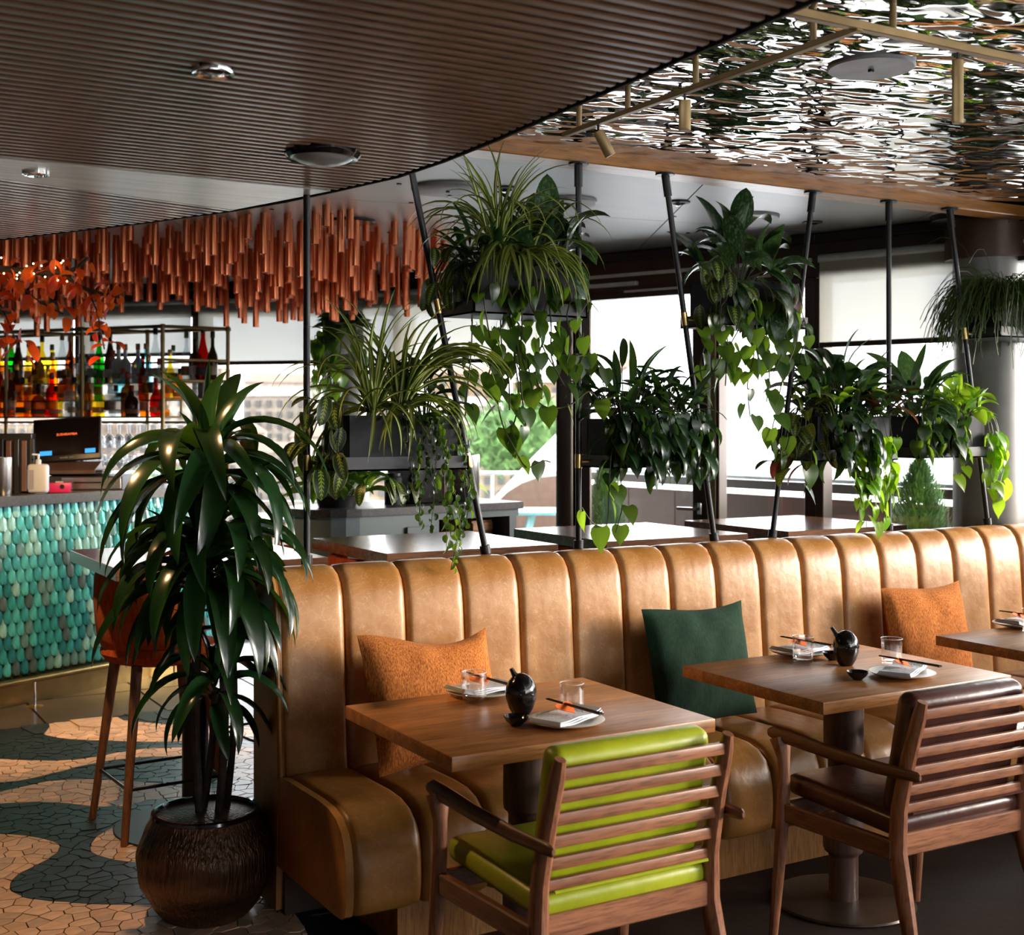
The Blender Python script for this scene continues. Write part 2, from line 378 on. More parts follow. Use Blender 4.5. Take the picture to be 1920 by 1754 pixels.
# leaves
M['spider'] = leaf_mat('spider_leaf', (.040, .095, .008), (.60, .62, .22), (.42, .50, .06), 'spider', .35, .3)
M['drac'] = leaf_mat('dracaena_leaf', (.008, .030, .008), (.012, .045, .010), (.08, .22, .02), 'plain', .20, .10)
M['prayer'] = leaf_mat('prayer_leaf', (.010, .026, .008), (.22, .30, .04), (.22, .24, .02), 'prayer', .4, .13)
M['heart'] = leaf_mat('heart_leaf', (.018, .050, .008), (.05, .12, .02), (.26, .46, .03), 'plain', .28, .40)
M['dark_leaf'] = leaf_mat('dark_leaf', (.012, .036, .013), (.03, .08, .02), (.10, .22, .03), 'plain', .28, .18)
M['silver'] = leaf_mat('silver_leaf', (.016, .045, .016), (.14, .22, .11), (.12, .26, .05), 'silver', .35, .2)
M['bright'] = leaf_mat('bright_leaf', (.10, .25, .008), (.22, .40, .03), (.50, .80, .04), 'plain', .3, .45)
M['croton'] = leaf_mat('croton_leaf', (.020, .025, .012), (.42, .07, .02), (.25, .10, .03), 'croton', .3, .15)
M['maroon'] = leaf_mat('maroon_leaf', (.075, .018, .016), (.16, .05, .04), (.35, .08, .04), 'plain', .4, .25)
M['autumn'] = leaf_mat('autumn_leaf', (.70, .085, .010), (.75, .12, .02), (1.0, .20, .02), 'plain', .5, .45)
M['fern'] = leaf_mat('rhipsalis', (.055, .12, .014), (.10, .18, .02), (.30, .50, .03), 'plain', .5, .25)
M['bush'] = leaf_mat('conifer', (.030, .085, .022), (.06, .14, .03), (.16, .34, .06), 'plain', .7, .25)
M['stem'] = simple('stem_brown', (.045, .040, .015), .6)
M['stem_green'] = simple('stem_green', (.06, .08, .02), .5)
M['bark'] = simple('cane_bark', (.035, .022, .014), .8, 0, .4, 20, bump=.4)
M['soil'] = simple('soil', (.012, .008, .006), .9, 0, .4, 40, bump=.5)
def pot_mat():
    m, nt, b, out = new_mat('ribbed_bronze_pot'); L = nt.links
    noise_col(nt, b, (.030, .014, .007), (.15, .065, .026), 3, (1, 1, 5), detail=4, lo=.35, hi=.7)
    tc = nt.nodes.new('ShaderNodeTexCoord'); mp = nt.nodes.new('ShaderNodeMapping'); mp.inputs['Scale'].default_value = (70, 70, 9); nz = nt.nodes.new('ShaderNodeTexNoise'); nz.inputs['Scale'].default_value = 1.6; nz.inputs['Detail'].default_value = 2
    bp = nt.nodes.new('ShaderNodeBump'); bp.inputs['Strength'].default_value = .9; bp.inputs['Distance'].default_value = .012
    L.new(tc.outputs['Object'], mp.inputs[0]); L.new(mp.outputs[0], nz.inputs['Vector']); L.new(nz.outputs[0], bp.inputs['Height']); L.new(bp.outputs[0], b.inputs['Normal'])
    b.inputs['Metallic'].default_value = .35; b.inputs['Roughness'].default_value = .3
    return m
M['pot'] = pot_mat()
# ================================================================ THE SETTING
ROOM = [PW(-5.6, 10.3)] + FP[1:] + [(1.2, -2.9), (-3.6, -2.9), (-3.6, 7.0)]
ZC = 2.58
floor = struct(MB().prism(ROOM, -0.12, 0.0), 'floor', M['dark_floor'], smooth=False)

# crazy-paved mosaic: cream waves on charcoal
CREAM = [
 [(-.2, 7.2), (.3, 6.72), (.9, 6.52), (1.10, 6.42), (1.0, 6.30), (.5, 6.25), (-.2, 6.3)],
 [(1.18, 6.32), (1.22, 6.52), (1.50, 6.74), (2.0, 6.86), (3.2, 6.80), (3.4, 6.1), (2.6, 6.05), (1.9, 5.98), (1.45, 5.98), (1.24, 6.12)],
]
def cell(pt, nb):
    # voronoi cell of pt against its neighbours
    poly = [(pt[0]-.2, pt[1]-.2), (pt[0]+.2, pt[1]-.2), (pt[0]+.2, pt[1]+.2), (pt[0]-.2, pt[1]+.2)]
    for q in nb:
        mx, my = (pt[0]+q[0])/2, (pt[1]+q[1])/2; nx, ny = q[0]-pt[0], q[1]-pt[1]
        poly = clip(poly, lambda p: -((p[0]-mx)*nx + (p[1]-my)*ny))
        if not poly: break
    return poly
def clip(poly, f):
    out = []; n = len(poly); v = [f(p) for p in poly]
    for i in range(n):
        a, b = poly[i], poly[(i+1) % n]; fa, fb = v[i], v[(i+1) % n]
        if fa >= 0: out.append(a)
        if (fa >= 0) != (fb >= 0):
            t = fa/(fa-fb); out.append((a[0]+(b[0]-a[0])*t, a[1]+(b[1]-a[1])*t))
    return out
def inset(poly, d):
    n = len(poly); cx = sum(p[0] for p in poly)/n; cy = sum(p[1] for p in poly)/n
    ar = abs(sum(poly[i][0]*poly[(i+1) % n][1]-poly[(i+1) % n][0]*poly[i][1] for i in range(n)))/2
    if ar < 2.2e-4: return None
    k = 1 - d/math.sqrt(ar/PI)
    return [(cx+(p[0]-cx)*k, cy+(p[1]-cy)*k) for p in poly], ar, (cx, cy)
# wave boundaries as smooth curves y(x)-like polylines given in floor metres; sign by inside test
def smooth_poly(p, it=2):
    for _ in range(it):
        q = []
        for i in range(len(p)):
            a, b = p[i], p[(i+1) % len(p)]
            q += [(a[0]*.75+b[0]*.25, a[1]*.75+b[1]*.25), (a[0]*.25+b[0]*.75, a[1]*.25+b[1]*.75)]
        p = q
    return p
CREAM = [
  [(0.677, 7.014), (0.946, 6.857), (1.058, 6.822), (1.075, 6.79), (1.03, 6.735), (0.98, 6.691), (0.654, 6.776)] ,
  [(1.184, 6.794), (1.25, 6.891), (1.351, 6.932), (1.463, 6.94), (1.574, 6.864), (1.679, 6.701), (1.869, 6.511), (2.203, 6.278), (2.397, 6.126), (2.361, 6.034), (1.994, 6.137), (1.638, 6.238), (1.452, 6.399), (1.32, 6.475), (1.234, 6.598), (1.192, 6.695)] ,
  [(0.623, 6.462), (0.937, 6.304), (1.027, 6.227), (1.116, 6.15), (1.21, 6.104), (1.353, 6.117), (1.506, 6.159), (1.646, 6.129), (2.065, 5.885), (2.301, 5.68), (2.119, 5.232), (1.743, 5.366), (1.74, 5.811), (1.633, 5.944), (1.506, 6.012), (1.365, 6.014), (1.264, 5.995), (1.159, 5.95), (1.036, 5.891), (0.935, 5.865), (0.873, 5.873), (0.58, 6.016)] ,
  [(0.556, 5.767), (0.851, 5.724), (0.918, 5.759), (1.02, 5.801), (1.146, 5.784), (1.293, 5.698), (1.453, 5.535), (1.593, 5.319), (1.775, 5.058), (1.732, 4.935), (1.498, 5.219), (1.399, 5.327), (1.288, 5.266), (1.199, 5.282), (1.147, 5.324), (1.048, 5.443), (0.968, 5.502), (0.884, 5.546), (0.826, 5.56), (0.543, 5.627)] ,
  [(0.463, 5.356), (0.765, 5.148), (0.838, 5.084), (0.897, 5.008), (0.929, 4.938), (0.937, 4.873), (0.91, 4.81), (0.862, 4.753), (0.802, 4.705), (0.747, 4.656), (0.712, 4.582), (0.7, 4.513), (0.71, 4.451), (0.743, 4.392), (0.83, 4.31), (0.934, 4.226), (1.041, 4.156), (1.133, 4.125), (1.422, 4.052), (1.459, 3.728), (1.229, 3.142), (0.317, 3.673)] ,
  [(1.016, 4.798), (1.043, 4.882), (1.091, 4.959), (1.149, 5.011), (1.22, 5.036), (1.29, 5.029), (1.416, 4.933), (1.639, 4.671), (1.507, 4.294), (1.323, 4.419), (1.143, 4.561), (1.08, 4.616), (1.037, 4.689), (1.017, 4.748)] ,
]

CP = [smooth_poly(p) for p in CREAM]
CB = [(min(q[0] for q in p), max(q[0] for q in p), min(q[1] for q in p), max(q[1] for q in p)) for p in CP]
def cream_f(pt):
    x, y = pt; best = -9
    for p, bb in zip(CP, CB):
        if x < bb[0]-.12 or x > bb[1]+.12 or y < bb[2]-.12 or y > bb[3]+.12: continue
        ins = False; dm = 9e9; n = len(p); j = n-1
        for i in range(n):
            x1, y1 = p[i]; x2, y2 = p[j]
            if (y1 > y) != (y2 > y) and x < (x2-x1)*(y-y1)/(y2-y1)+x1: ins = not ins
            dx, dy = x2-x1, y2-y1; t = max(0, min(1, ((x-x1)*dx+(y-y1)*dy)/(dx*dx+dy*dy+1e-12)))
            d = (x-x1-t*dx)**2+(y-y1-t*dy)**2
            if d < dm: dm = d
            j = i
        s = math.sqrt(dm)*(1 if ins else -1)
        if s > best: best = s
    return best
def in_mosaic(x, y):
    if y > 6.9 or y < 3.0 or x < .25 or x > 2.75: return False
    if y < 4.06 and x > 1.62: return False
    return True
S = .060
pts = {}; 
for i in range(int(3.0/S)):
    for j in range(int(4.2/S)):
        x = .1 + i*S*1.12 + (j % 2)*S*.5 + rnd.uniform(-.42, .42)*S; y = 2.9 + j*S*.92 + rnd.uniform(-.42, .42)*S
        pts[(i, j)] = (x, y)
tiles = []
for (i, j), p in pts.items():
    if not in_mosaic(*p): continue
    nb = [pts[(i+a, j+b)] for a in (-2, -1, 0, 1, 2) for b in (-2, -1, 0, 1, 2) if (a or b) and (i+a, j+b) in pts]
    c = cell(p, nb)
    if len(c) < 3: continue
    f0 = cream_f(p)
    if abs(f0) > .06: parts = [(c, f0 > 0)]
    else:
        cache = {q: cream_f(q) for q in c}
        parts = [(clip(c, lambda q: cache.get(q, cream_f(q))), True), (clip(c, lambda q: -cache.get(q, cream_f(q))), False)]
    for q, cr in parts:
        if len(q) < 3: continue
        r_ = inset(q, .0021)
        if r_: tiles.append((r_[0], cr, r_[1], r_[2]))
M['cream_tile'] = []; M['dark_tile'] = []
for k, v in enumerate([.82, 1.0, 1.15, .92]):
    M['cream_tile'].append(simple('cream_stone_%d' % k, (.66*v, .46*v*(1-.03*k), .33*v*(1-.05*k)), .42, 0, .12, 20))
    M['dark_tile'].append(simple('charcoal_stone_%d' % k, (.015*v, .016*v, .019*v), .4, 0, .3, 20))
def tile_mb(mb, poly, z, cx=0, cy=0):
    n = len(poly); ar = sum(poly[i][0]*poly[(i+1) % n][1]-poly[(i+1) % n][0]*poly[i][1] for i in range(n))
    if ar < 0: poly = poly[::-1]
    tx, ty = rnd.uniform(-.02, .02), rnd.uniform(-.02, .02)
    vs = [(p[0]-cx, p[1]-cy, 0.0) for p in poly] + [(p[0]-cx, p[1]-cy, z+tx*(p[0]-poly[0][0])+ty*(p[1]-poly[0][1])) for p in poly]
    mb.add(vs, [list(range(n, 2*n))] + [[i, (i+1) % n, n+(i+1) % n, n+i] for i in range(n)])
def seen(c):
    d = CS*c[0]+SN*c[1]; la = SN*c[0]-CS*c[1]
    return d > 3.75 and -.42*d < la < -.19*d
def cdist(c): return c[0]**2+c[1]**2
tiles.sort(key=lambda t: (0 if seen(t[3]) else 1, cdist(t[3])-900*t[2]))
rest_c = MB(); rest_d = MB()
for n_, (q, cr, ar, c) in enumerate(tiles):
    if n_ < 300:
        mb = MB(); tile_mb(mb, q, .006+rnd.uniform(-.001, .001), c[0], c[1])
        o = mb.build('mosaic_stone', M['cream_tile' if cr else 'dark_tile'][rnd.randrange(4)], floor, smooth=False, loc=(c[0], c[1], 0))
    else:
        mb = rest_c if cr else rest_d; mb.cur = rnd.randrange(4); tile_mb(mb, q, .006+rnd.uniform(-.001, .001))
for mb, nm, k in ((rest_c, 'mosaic_stones_cream', 'cream_tile'), (rest_d, 'mosaic_stones_charcoal', 'dark_tile')):
    o = mb.build(nm, M[k], floor, smooth=False); o['kind'] = 'stuff'
# large bronze floor tiles along the bar
for i in range(9):
    for j in range(3):
        x0 = -.6+i*.62; y0 = 6.915+j*.62
        if x0 > 3.4: continue
        MB().box((0, 0, .003), (.608, .608, .006), b=.001).build('floor_tile', M['floor_tile'], floor, loc=(x0+.3, y0+.3, 0))

# --- ceilings
# slatted timber canopy, z 2.31, with a bowed edge
ZS = 2.31
EDGE = [(1.58, -2.6), (1.60, 0), (1.63, 1.71), (1.66, 2.29), (1.695, 3.0), (1.70, 3.32), (1.685, 3.6), (1.61, 3.93), (1.54, 4.2), (1.44, 4.48), (1.22, 4.95), (.84, 5.66), (.35, 6.3), (-.4, 7.0)]
def edge_x(y):
    for a, b in zip(EDGE, EDGE[1:]):
        if a[1] <= y <= b[1]: return a[0]+(b[0]-a[0])*(y-a[1])/(b[1]-a[1])
    return EDGE[-1][0]
ceil1 = struct(MB().prism([(-3.6, -2.6)]+EDGE+[(-3.6, 7.0)], ZS+.022, ZS+.05), 'ceiling', M['slat_back'], smooth=False)
pitch = .044; ns = 0; y = 3.88
while y > -1.6:
    x1 = edge_x(y)-.012
    MB().box((0, 0, 0), (x1+3.5, .023, .022), b=.003).build('slat', M['slat'], ceil1, loc=((x1-3.5)/2, y, ZS+.011)); y -= pitch; ns += 1
# pale wedge between the two slatted fields
struct(MB().prism([(-3.55, 3.93), (1.60, 3.93), (1.44, 4.46), (.63, 4.25), (-3.55, 3.21+.05*0+.0)][:4]+[(-.6, 3.95)], ZS+.002, ZS+.0215), 'ceiling_panel', M['pale_panel'], ceil1, smooth=False)
# second field of slats, turned by 14 degrees
ang = math.atan2(.20, .80); ux, uy = math.cos(ang), math.sin(ang); nx, ny = -uy, ux
base = Vector((.63, 4.25)); k = 0
while k < 46:
    p0 = base + Vector((nx, ny))*(.012+k*.052)
    # run from the left to the canopy edge
    t = -3.2; tend = None
    tt = -2.6
    while tt < 1.6:
        q = p0 + Vector((ux, uy))*tt
        if q.x > edge_x(q.y)-.012 or q.y > 6.95: break
        tt += .01
    t0 = -2.2 if k > 12 else max(-2.2, -1.25 - 0*k)
    if tt > t0+.05:
        a = p0 + Vector((ux, uy))*t0; b = p0 + Vector((ux, uy))*tt; c = (a+b)/2
        MB().box((0, 0, 0), ((b-a).length, .030, .020), b=.003).build('slat', M['slat_pale'], ceil1, loc=(c.x, c.y, ZS+.011)).rotation_euler = (0, 0, ang)
    k += 1
# thin edge trim
tp = [(x+.004, y, ZS+.012) for x, y in EDGE]
mb = MB()
for a, b in zip(tp, tp[1:]): mb.bar(a, b, .008, .026, ext=.006)
mb.build('edge_trim', M['slat_back'], ceil1, smooth=False)

# rippled mirror ceiling in front of the beam, satin metal ceiling behind it
struct(MB().prism([(1.2, -2.9), (1.2, 4.03), (8, 4.03), (8, -2.9)], ZC, ZC+.05), 'ceiling', M['mirror'], smooth=False)
poly = [(-3.6, 4.17), (7.4, 4.17), FP[5], FP[4], FP[3], FP[2], FP[1], FP[0], (-3.6, 7)]
ceil3 = struct(MB().prism([(-3.6, 4.03), (8, 4.03), FP[5], FP[4], FP[3], FP[2], FP[1], FP[0], (-3.6, 7)], ZC+.012, ZC+.05), 'ceiling', M['slat_back'], smooth=False)
# ceiling panels with open joints
def hp(poly, px, py, nx_, ny_): return clip(poly, lambda p: (p[0]-px)*nx_+(p[1]-py)*ny_)
d1 = Vector((math.cos(R(62)), math.sin(R(62)))); d2 = Vector((math.cos(R(-8)), math.sin(R(-8))))
ring = [(-3.6, 4.05), (6.9, 4.05), FP[5], FP[4], FP[3], FP[2], FP[1], FP[0], (-3.6, 7)]
for i in range(-5, 8):
    for j in range(-1, 5):
        q = ring
        o_ = Vector((1.0, 5.0)) + Vector((d1.y, -d1.x))*1.25*i
        q = hp(q, o_.x, o_.y, d1.y, -d1.x); 
        if len(q) > 2: q = hp(q, o_.x+d1.y*1.244, o_.y-d1.x*1.244, -d1.y, d1.x)
        o2 = Vector((1.0, 4.35)) + Vector((-d2.y, d2.x))*1.3*j
        if len(q) > 2: q = hp(q, o2.x, o2.y, -d2.y, d2.x)
        if len(q) > 2: q = hp(q, o2.x-d2.y*1.294, o2.y+d2.x*1.294, d2.y, -d2.x)
        if len(q) > 2: MB().prism(q, ZC, ZC+.012).build('ceiling_panel', M['metal_ceiling'], ceil3, smooth=False)
struct(MB().box((4.8, 4.09, 2.56), (7.3, .13, .06), b=.004), 'trim_1', M['beam'])     # timber beam
# sprinkler pin holes and recessed eyelets in the metal ceiling
for (x, y) in [(2.35, 5.0), (2.6, 5.4), (3.1, 5.2), (3.4, 5.9), (3.9, 5.1), (4.3, 5.5), (2.1, 5.9), (3.6, 5.5), (2.9, 6.3)]:
    MB().lathe([(.011, 0), (.011, -.004), (0, -.004)], 10).build('ceiling_stud', M['black_metal'], ceil3, loc=(x, y, ZC))

def disc_light(x, y, z, r, name, label, cat, mat, rim=.01, group=None):
    t = thing(name, label, cat, (x, y, z), 0, group)
    MB().lathe([(r*.15, 0), (r, 0), (r, -rim), (r*.96, -rim-.004), (0, -rim-.004)], 40).build('disc', mat, t)
    MB().box((0, 0, -rim-.008), (.012, .012, .008)).build('pin', M['black_metal'], t)
    return t
def ceil_pt(u_k, z): pass
def PC(k, d): return PW(k*d, d)
x, y = PC(.2797, 3.70); disc_light(x, y, ZC, .125, 'ceiling_speaker', 'round grey disc speaker on the rippled mirror ceiling', 'speaker', M['white_disc'], .004)
x, y = PC(.0436, 5.93); disc_light(x, y, ZC, .135, 'ceiling_speaker', 'large round grey disc in the metal ceiling above the tall spider plant', 'speaker', M['white_disc'])
x, y = PC(.187, 6.36); disc_light(x, y, ZC, .135, 'ceiling_speaker', 'round grey ceiling disc above the silver-leaved plant', 'speaker', M['white_disc'])
x, y = PC(-.125, 6.5); disc_light(x, y, ZC, .12, 'ceiling_speaker', 'dark round ceiling disc among the copper tubes', 'speaker', M['black_metal'])
x, y = PC(.352, 6.35); disc_light(x, y, ZC, .16, 'ceiling_speaker', 'dark round ceiling disc touching the right-hand pillar capital', 'speaker', M['black_metal'], .03)
x, y = PC(-.05, 5.6); disc_light(x, y, ZC, .16, 'ceiling_speaker', 'flat pale ceiling disc half hidden by the slatted canopy edge', 'speaker', M['white_disc'])
for (k, d, lab) in ((-.0478, 5.72, 'small recessed ceiling light left of the tall spider plant'), (-.005, 5.60, 'small sprinkler head above the tall spider plant'), (.130, 5.95, 'small recessed ceiling light by the fourth hanging pole'), (.1555, 6.85, 'small sprinkler head left of the silver-leaved plant'), (.234, 6.55, 'small recessed ceiling light behind the fifth hanging pole')):
    x, y = PC(k, d); t = thing('downlight' if 'light' in lab else 'sprinkler', lab, 'ceiling light' if 'light' in lab else 'sprinkler', (x, y, ZC))
    MB().lathe([(.030, 0), (.052, 0), (.052, -.006), (.030, -.010), (.028, -.002), (0, -.002)], 20).build('rim', M['black_metal'], t)
    MB().lathe([(.012, 0), (.014, -.02), (0, -.022)], 10).build('centre', M['chrome'], t)
# lights of the slatted canopy
x, y = PC(-.1475, 3.60); t = thing('dome_light', 'large round dome light on the slatted timber ceiling', 'ceiling light', (x, y, ZS))
MB().lathe([(.106, .015), (.106, -.008), (.098, -.018), (.088, -.016)], 40).build('rim', M['black_gloss'], t)
MB().lathe([(.088, -.014), (.07, -.024), (.045, -.032), (0, -.036)], 40).build('diffuser', simple('frosted_dome', (.25, .26, .27), .3), t)
x, y = PC(-.2327, 2.755); t = thing('downlight', 'small chrome-rimmed downlight in the dark slats nearest the camera', 'ceiling light', (x, y, ZS))
MB().lathe([(.044, .012), (.047, -.002), (.044, -.010), (.036, -.006), (.034, .01), (0, .012)], 30).build('rim', M['chrome'], t)
x, y = PC(-.371, 3.90); t = thing('downlight', 'small downlight in the pale ceiling panel', 'ceiling light', (x, y, ZS))
MB().lathe([(.040, .012), (.040, -.004), (.034, -.006), (.032, .01)], 30).build('rim', M['chrome'], t)
MB().lathe([(.0315, .004), (0, .006)], 20).build('lamp', simple('amber_lamp', (.16, .08, .03), .3), t)
# warm panel downlight, plus two added spots with no lit fixture (planter, bar step)
for (lx, ly, tx, ty, en, sp_) in ((.711, 4.10, .75, 4.15, 42, 125), (1.352, 3.38, 1.22, 3.95, 14, 60), (1.0, 5.6, 1.45, 6.9, 120, 80)):
    ld = bpy.data.lights.new('warm_spot', 'SPOT'); ld.energy = en; ld.color = (1, .58, .25); ld.spot_size = R(sp_); ld.spot_blend = .8; ld.shadow_soft_size = .03
    lo_ = bpy.data.objects.new('warm_spot', ld); COL.objects.link(lo_); lo_.location = (lx, ly, ZS-.02)
    lo_.rotation_euler = (Vector((tx, ty, .8))-Vector((lx, ly, ZS))).to_track_quat('-Z', 'Y').to_euler()

# track lights under the mirror ceiling
t = thing('track_rail', 'brass track rail frame hung under the rippled mirror ceiling', 'track light', (2.27, 2.25, 2.5))
MB().box((0, .65, 0), (.022, 1.32, .016), b=.002).build('rail', M['brass_dull'], t)
MB().box((.55, 0, .008), (1.9, .022, .022), b=.002).build('rail', M['brass_dull'], t)
for (a, b_) in ((0, .15), (0, .62), (0, .95), (0, 1.22), (-.17, 0), (.12, 0), (1.05, 0)):
    MB().tube([(a, b_, .006), (a, b_, .08)], .009, 10).build('drop_rod', M['brass_dull'], t)
def spot(x, y, z, tilt, rz, r, L_, lab):
    t = thing('spotlight', lab, 'spotlight', (x, y, z), rz, 'brass spotlights on the track')
    a = Vector((math.sin(tilt), 0, -math.cos(tilt)))
    MB().tube([(0, 0, 0), (0, 0, -.025)], .004, 6).build('bracket', M['black_metal'], t)
    MB().tube([Vector((0, 0, -.02)), Vector((0, 0, -.02))+a*L_*.97, Vector((0, 0, -.02))+a*L_], [r, r, r*.9], 18).build('barrel', M['brass_dull'], t)
spot(2.27, 2.92, 2.492, 0, 0, .0175, .085, 'brass spotlight pointing straight down from the long track rail')
spot(2.27, 3.36, 2.492, R(28), R(-20), .0175, .085, 'small tilted brass spotlight at the far end of the track rail')
spot(2.62, 2.25, 2.494, 0, 0, .0145, .16, 'longest brass spotlight, hanging from the cross rail on the right')
spot(3.08, 2.25, 2.494, 0, 0, .0145, .12, 'brass spotlight at the right edge of the cross rail')

# --- walls out of view
def wall(a, b, z0, z1, name, mat, th=.12):
    a = Vector((a[0], a[1], 0)); b = Vector((b[0], b[1], 0)); mb = MB()
    mb.bar((a.x, a.y, (z0+z1)/2), (b.x, b.y, (z0+z1)/2), th, z1-z0); return struct(mb, name, mat, smooth=False)
wall((-3.62, -2.9), (-3.62, 7.05), 0, 2.62, 'wall_left', M['wall_dark'])
wall((-3.6, -2.95), FP[8], 0, 2.62, 'wall_back', M['wall_dark'])
wall((-3.62, 7.0), FP[0], 0, 2.62, 'wall_corner', M['wall_dark'])
# --- window wall
def win(n, a, b, mull=(), z_top=2.34, sill=.06, door=False, name=None):
    a = Vector((a[0], a[1], 0)); b = Vector((b[0], b[1], 0)); L_ = (b-a).length; dr = (b-a).normalized()
    root = bpy.data.objects.new(name or 'window_%d' % n, None); COL.objects.link(root); root['kind'] = 'structure'
    root.location = a; root.rotation_euler = (0, 0, math.atan2(dr.y, dr.x))
    MB().box((L_/2, 0, (z_top+ZC)/2+.01), (L_, .14, ZC-z_top+.02)).build('header', M['frame'], root, smooth=False)
    MB().box((L_/2, -.09, ZC-.03), (L_, .05, .05), b=.006).build('header_rail', M['black_metal'], root)
    MB().box((L_/2, -.078, 2.43), (L_*.98, .02, .018)).build('header_strip', M['rail'], root)
    MB().box((L_/2, 0, sill/2), (L_, .12, sill)).build('sill', M['frame'], root, smooth=False)
    xs = [0]+[m_*L_ for m_ in mull]+[L_]
    for i, xx in enumerate(xs):
        w_ = .09 if 0 < i < len(xs)-1 else .05
        MB().box((xx, 0, (z_top+sill)/2), (w_, .11, z_top-sill), b=.004).build('mullion', M['frame'], root)
        if 0 < i < len(xs)-1: MB().box((xx+.06, .01, (z_top+sill)/2), (.03, .07, z_top-sill)).build('mullion', M['frame_light'], root)
    for i in range(len(xs)-1):
        MB().box(((xs[i]+xs[i+1])/2, 0, (z_top+sill)/2), (xs[i+1]-xs[i], .008, z_top-sill)).build('pane', M['pane'], root, smooth=False)
    return root, L_
def blind(a, b, t0, t1, z_bot, lab, off=.10, zt=2.44):
    a = Vector((a[0], a[1], 0)); b = Vector((b[0], b[1], 0)); dr = (b-a).normalized(); L_ = (b-a).length
    root = thing('roller_blind', lab, 'blind', a, math.atan2(dr.y, dr.x), 'roller blinds on the window wall')
    xm = L_*(t0+t1)/2; w = L_*(t1-t0)
    MB().box((xm, -off, (z_bot+zt)/2), (w, .002, zt-z_bot)).build('fabric', M['blind'], root, smooth=False)
    MB().box((xm, -off, z_bot-.012), (w, .016, .028), b=.004).build('bottom_bar', M['frame'], root)
    MB().tube([(xm-w/2, -off, zt), (xm+w/2, -off, zt)], .022, 12).build('roller', M['rail'], root)
def blind_mat():
    m, nt, b, out = new_mat('blind_fabric'); L = nt.links; nt.nodes.remove(b)
    tr = nt.nodes.new('ShaderNodeBsdfTransparent'); tl = nt.nodes.new('ShaderNodeBsdfTranslucent'); df = nt.nodes.new('ShaderNodeBsdfDiffuse')
    tl.inputs[0].default_value = (.75, .72, .64, 1); df.inputs[0].default_value = (.60, .57, .50, 1); tr.inputs[0].default_value = (.9, .95, 1, 1)
    a = nt.nodes.new('ShaderNodeMixShader'); a.inputs[0].default_value = .6; c = nt.nodes.new('ShaderNodeMixShader'); c.inputs[0].default_value = .20
    L.new(df.outputs[0], a.inputs[1]); L.new(tl.outputs[0], a.inputs[2]); L.new(a.outputs[0], c.inputs[1]); L.new(tr.outputs[0], c.inputs[2]); L.new(c.outputs[0], out.inputs[0])
    return m
M['blind'] = blind_mat()
win(1, FP[0], FP[1], (.30, .535, .748))
win(2, FP[1], FP[2], (.27,))
win(4, FP[3], FP[4])
win(5, FP[4], FP[5], (.5,)); win(6, FP[5], FP[6], (.5,)); win(7, FP[6], FP[7], (.5,)); win(8, FP[7], FP[8], (.5,))
blind(FP[0], FP[1], .31, .530, 2.05, 'cream roller blind at far left behind the autumn leaves')
blind(FP[0], FP[1], .540, .742, 2.07, 'cream roller blind behind the bottle rack')
blind(FP[0], FP[1], .755, .965, 2.00, 'cream roller blind just left of the grey pillar by the bar')
blind(FP[0], FP[1], .02, .30, 2.05, 'cream roller blind beyond the left end of the bar')
blind(FP[1], FP[2], .03, .90, 1.97, 'cream roller blind between the bar pillar and the bronze column')
blind(FP[3], FP[4], .03, .98, 1.985, 'cream roller blind left of the big right-hand pillar')
# door between the bronze column and the mullion
A_, B_ = Vector((*FP[2], 0)), Vector((*FP[3], 0)); dr = (B_-A_).normalized(); L_ = (B_-A_).length
root = bpy.data.objects.new('door_1', None); COL.objects.link(root); root['kind'] = 'structure'; root.location = A_; root.rotation_euler = (0, 0, math.atan2(dr.y, dr.x))
MB().box((L_/2, 0, 2.47), (L_, .14, .24)).build('header', M['frame'], root, smooth=False)
MB().box((L_/2, -.09, ZC-.03), (L_, .05, .05), b=.006).build('header_rail', M['black_metal'], root)
MB().box((L_*.5, -.078, 2.44), (L_*.96, .02, .02)).build('header_strip', M['rail'], root)
MB().box((.34, -.085, 2.385), (.36, .04, .025), b=.003).build('door_closer', M['rail'], root)
MB().box((.62, -.085, 2.34), (.38, .012, .012)).build('closer_arm', M['rail'], root)
xd = .80*L_/1.657
for (x0, x1, w_, mt) in ((.02, .02, .05, 'frame'), (.92, .92, .10, 'frame'), (1.005, 1.005, .035, 'frame_light'), (1.035, 1.035, .018, 'frame'), (1.60, 1.60, .07, 'frame')):
    MB().box((x0, 0, 1.18), (w_, .10, 2.34), b=.004).build('door_stile' if x0 < 1 else 'mullion', M[mt], root)
MB().box((.47, 0, .05), (.9, .09, .10)).build('bottom_rail', M['frame'], root); MB().box((1.3, 0, .05), (.6, .09, .10)).build('bottom_rail', M['frame'], root)
MB().box((.47, 0, 2.33), (.9, .09, .05)).build('top_rail', M['frame'], root); MB().box((1.3, 0, 2.33), (.6, .09, .05)).build('top_rail', M['frame'], root)
MB().box((.46, 0, 1.2), (.86, .008, 2.22)).build('pane', M['pane'], root, smooth=False); MB().box((1.32, 0, 1.2), (.56, .008, 2.22)).build('pane', M['pane'], root, smooth=False)
h = MB(); h.tube([(.92, -.05, 1.06), (.92, -.10, 1.06), (.80, -.10, 1.06)], .010, 10); h.build('door_handle', M['chrome'], root)
MB().box((.92, -.056, 1.06), (.03, .01, .07), b=.004).build('handle_plate', M['chrome'], root); MB().box((.92, -.056, .94), (.03, .01, .06), b=.004).build('lock_plate', M['chrome'], root)
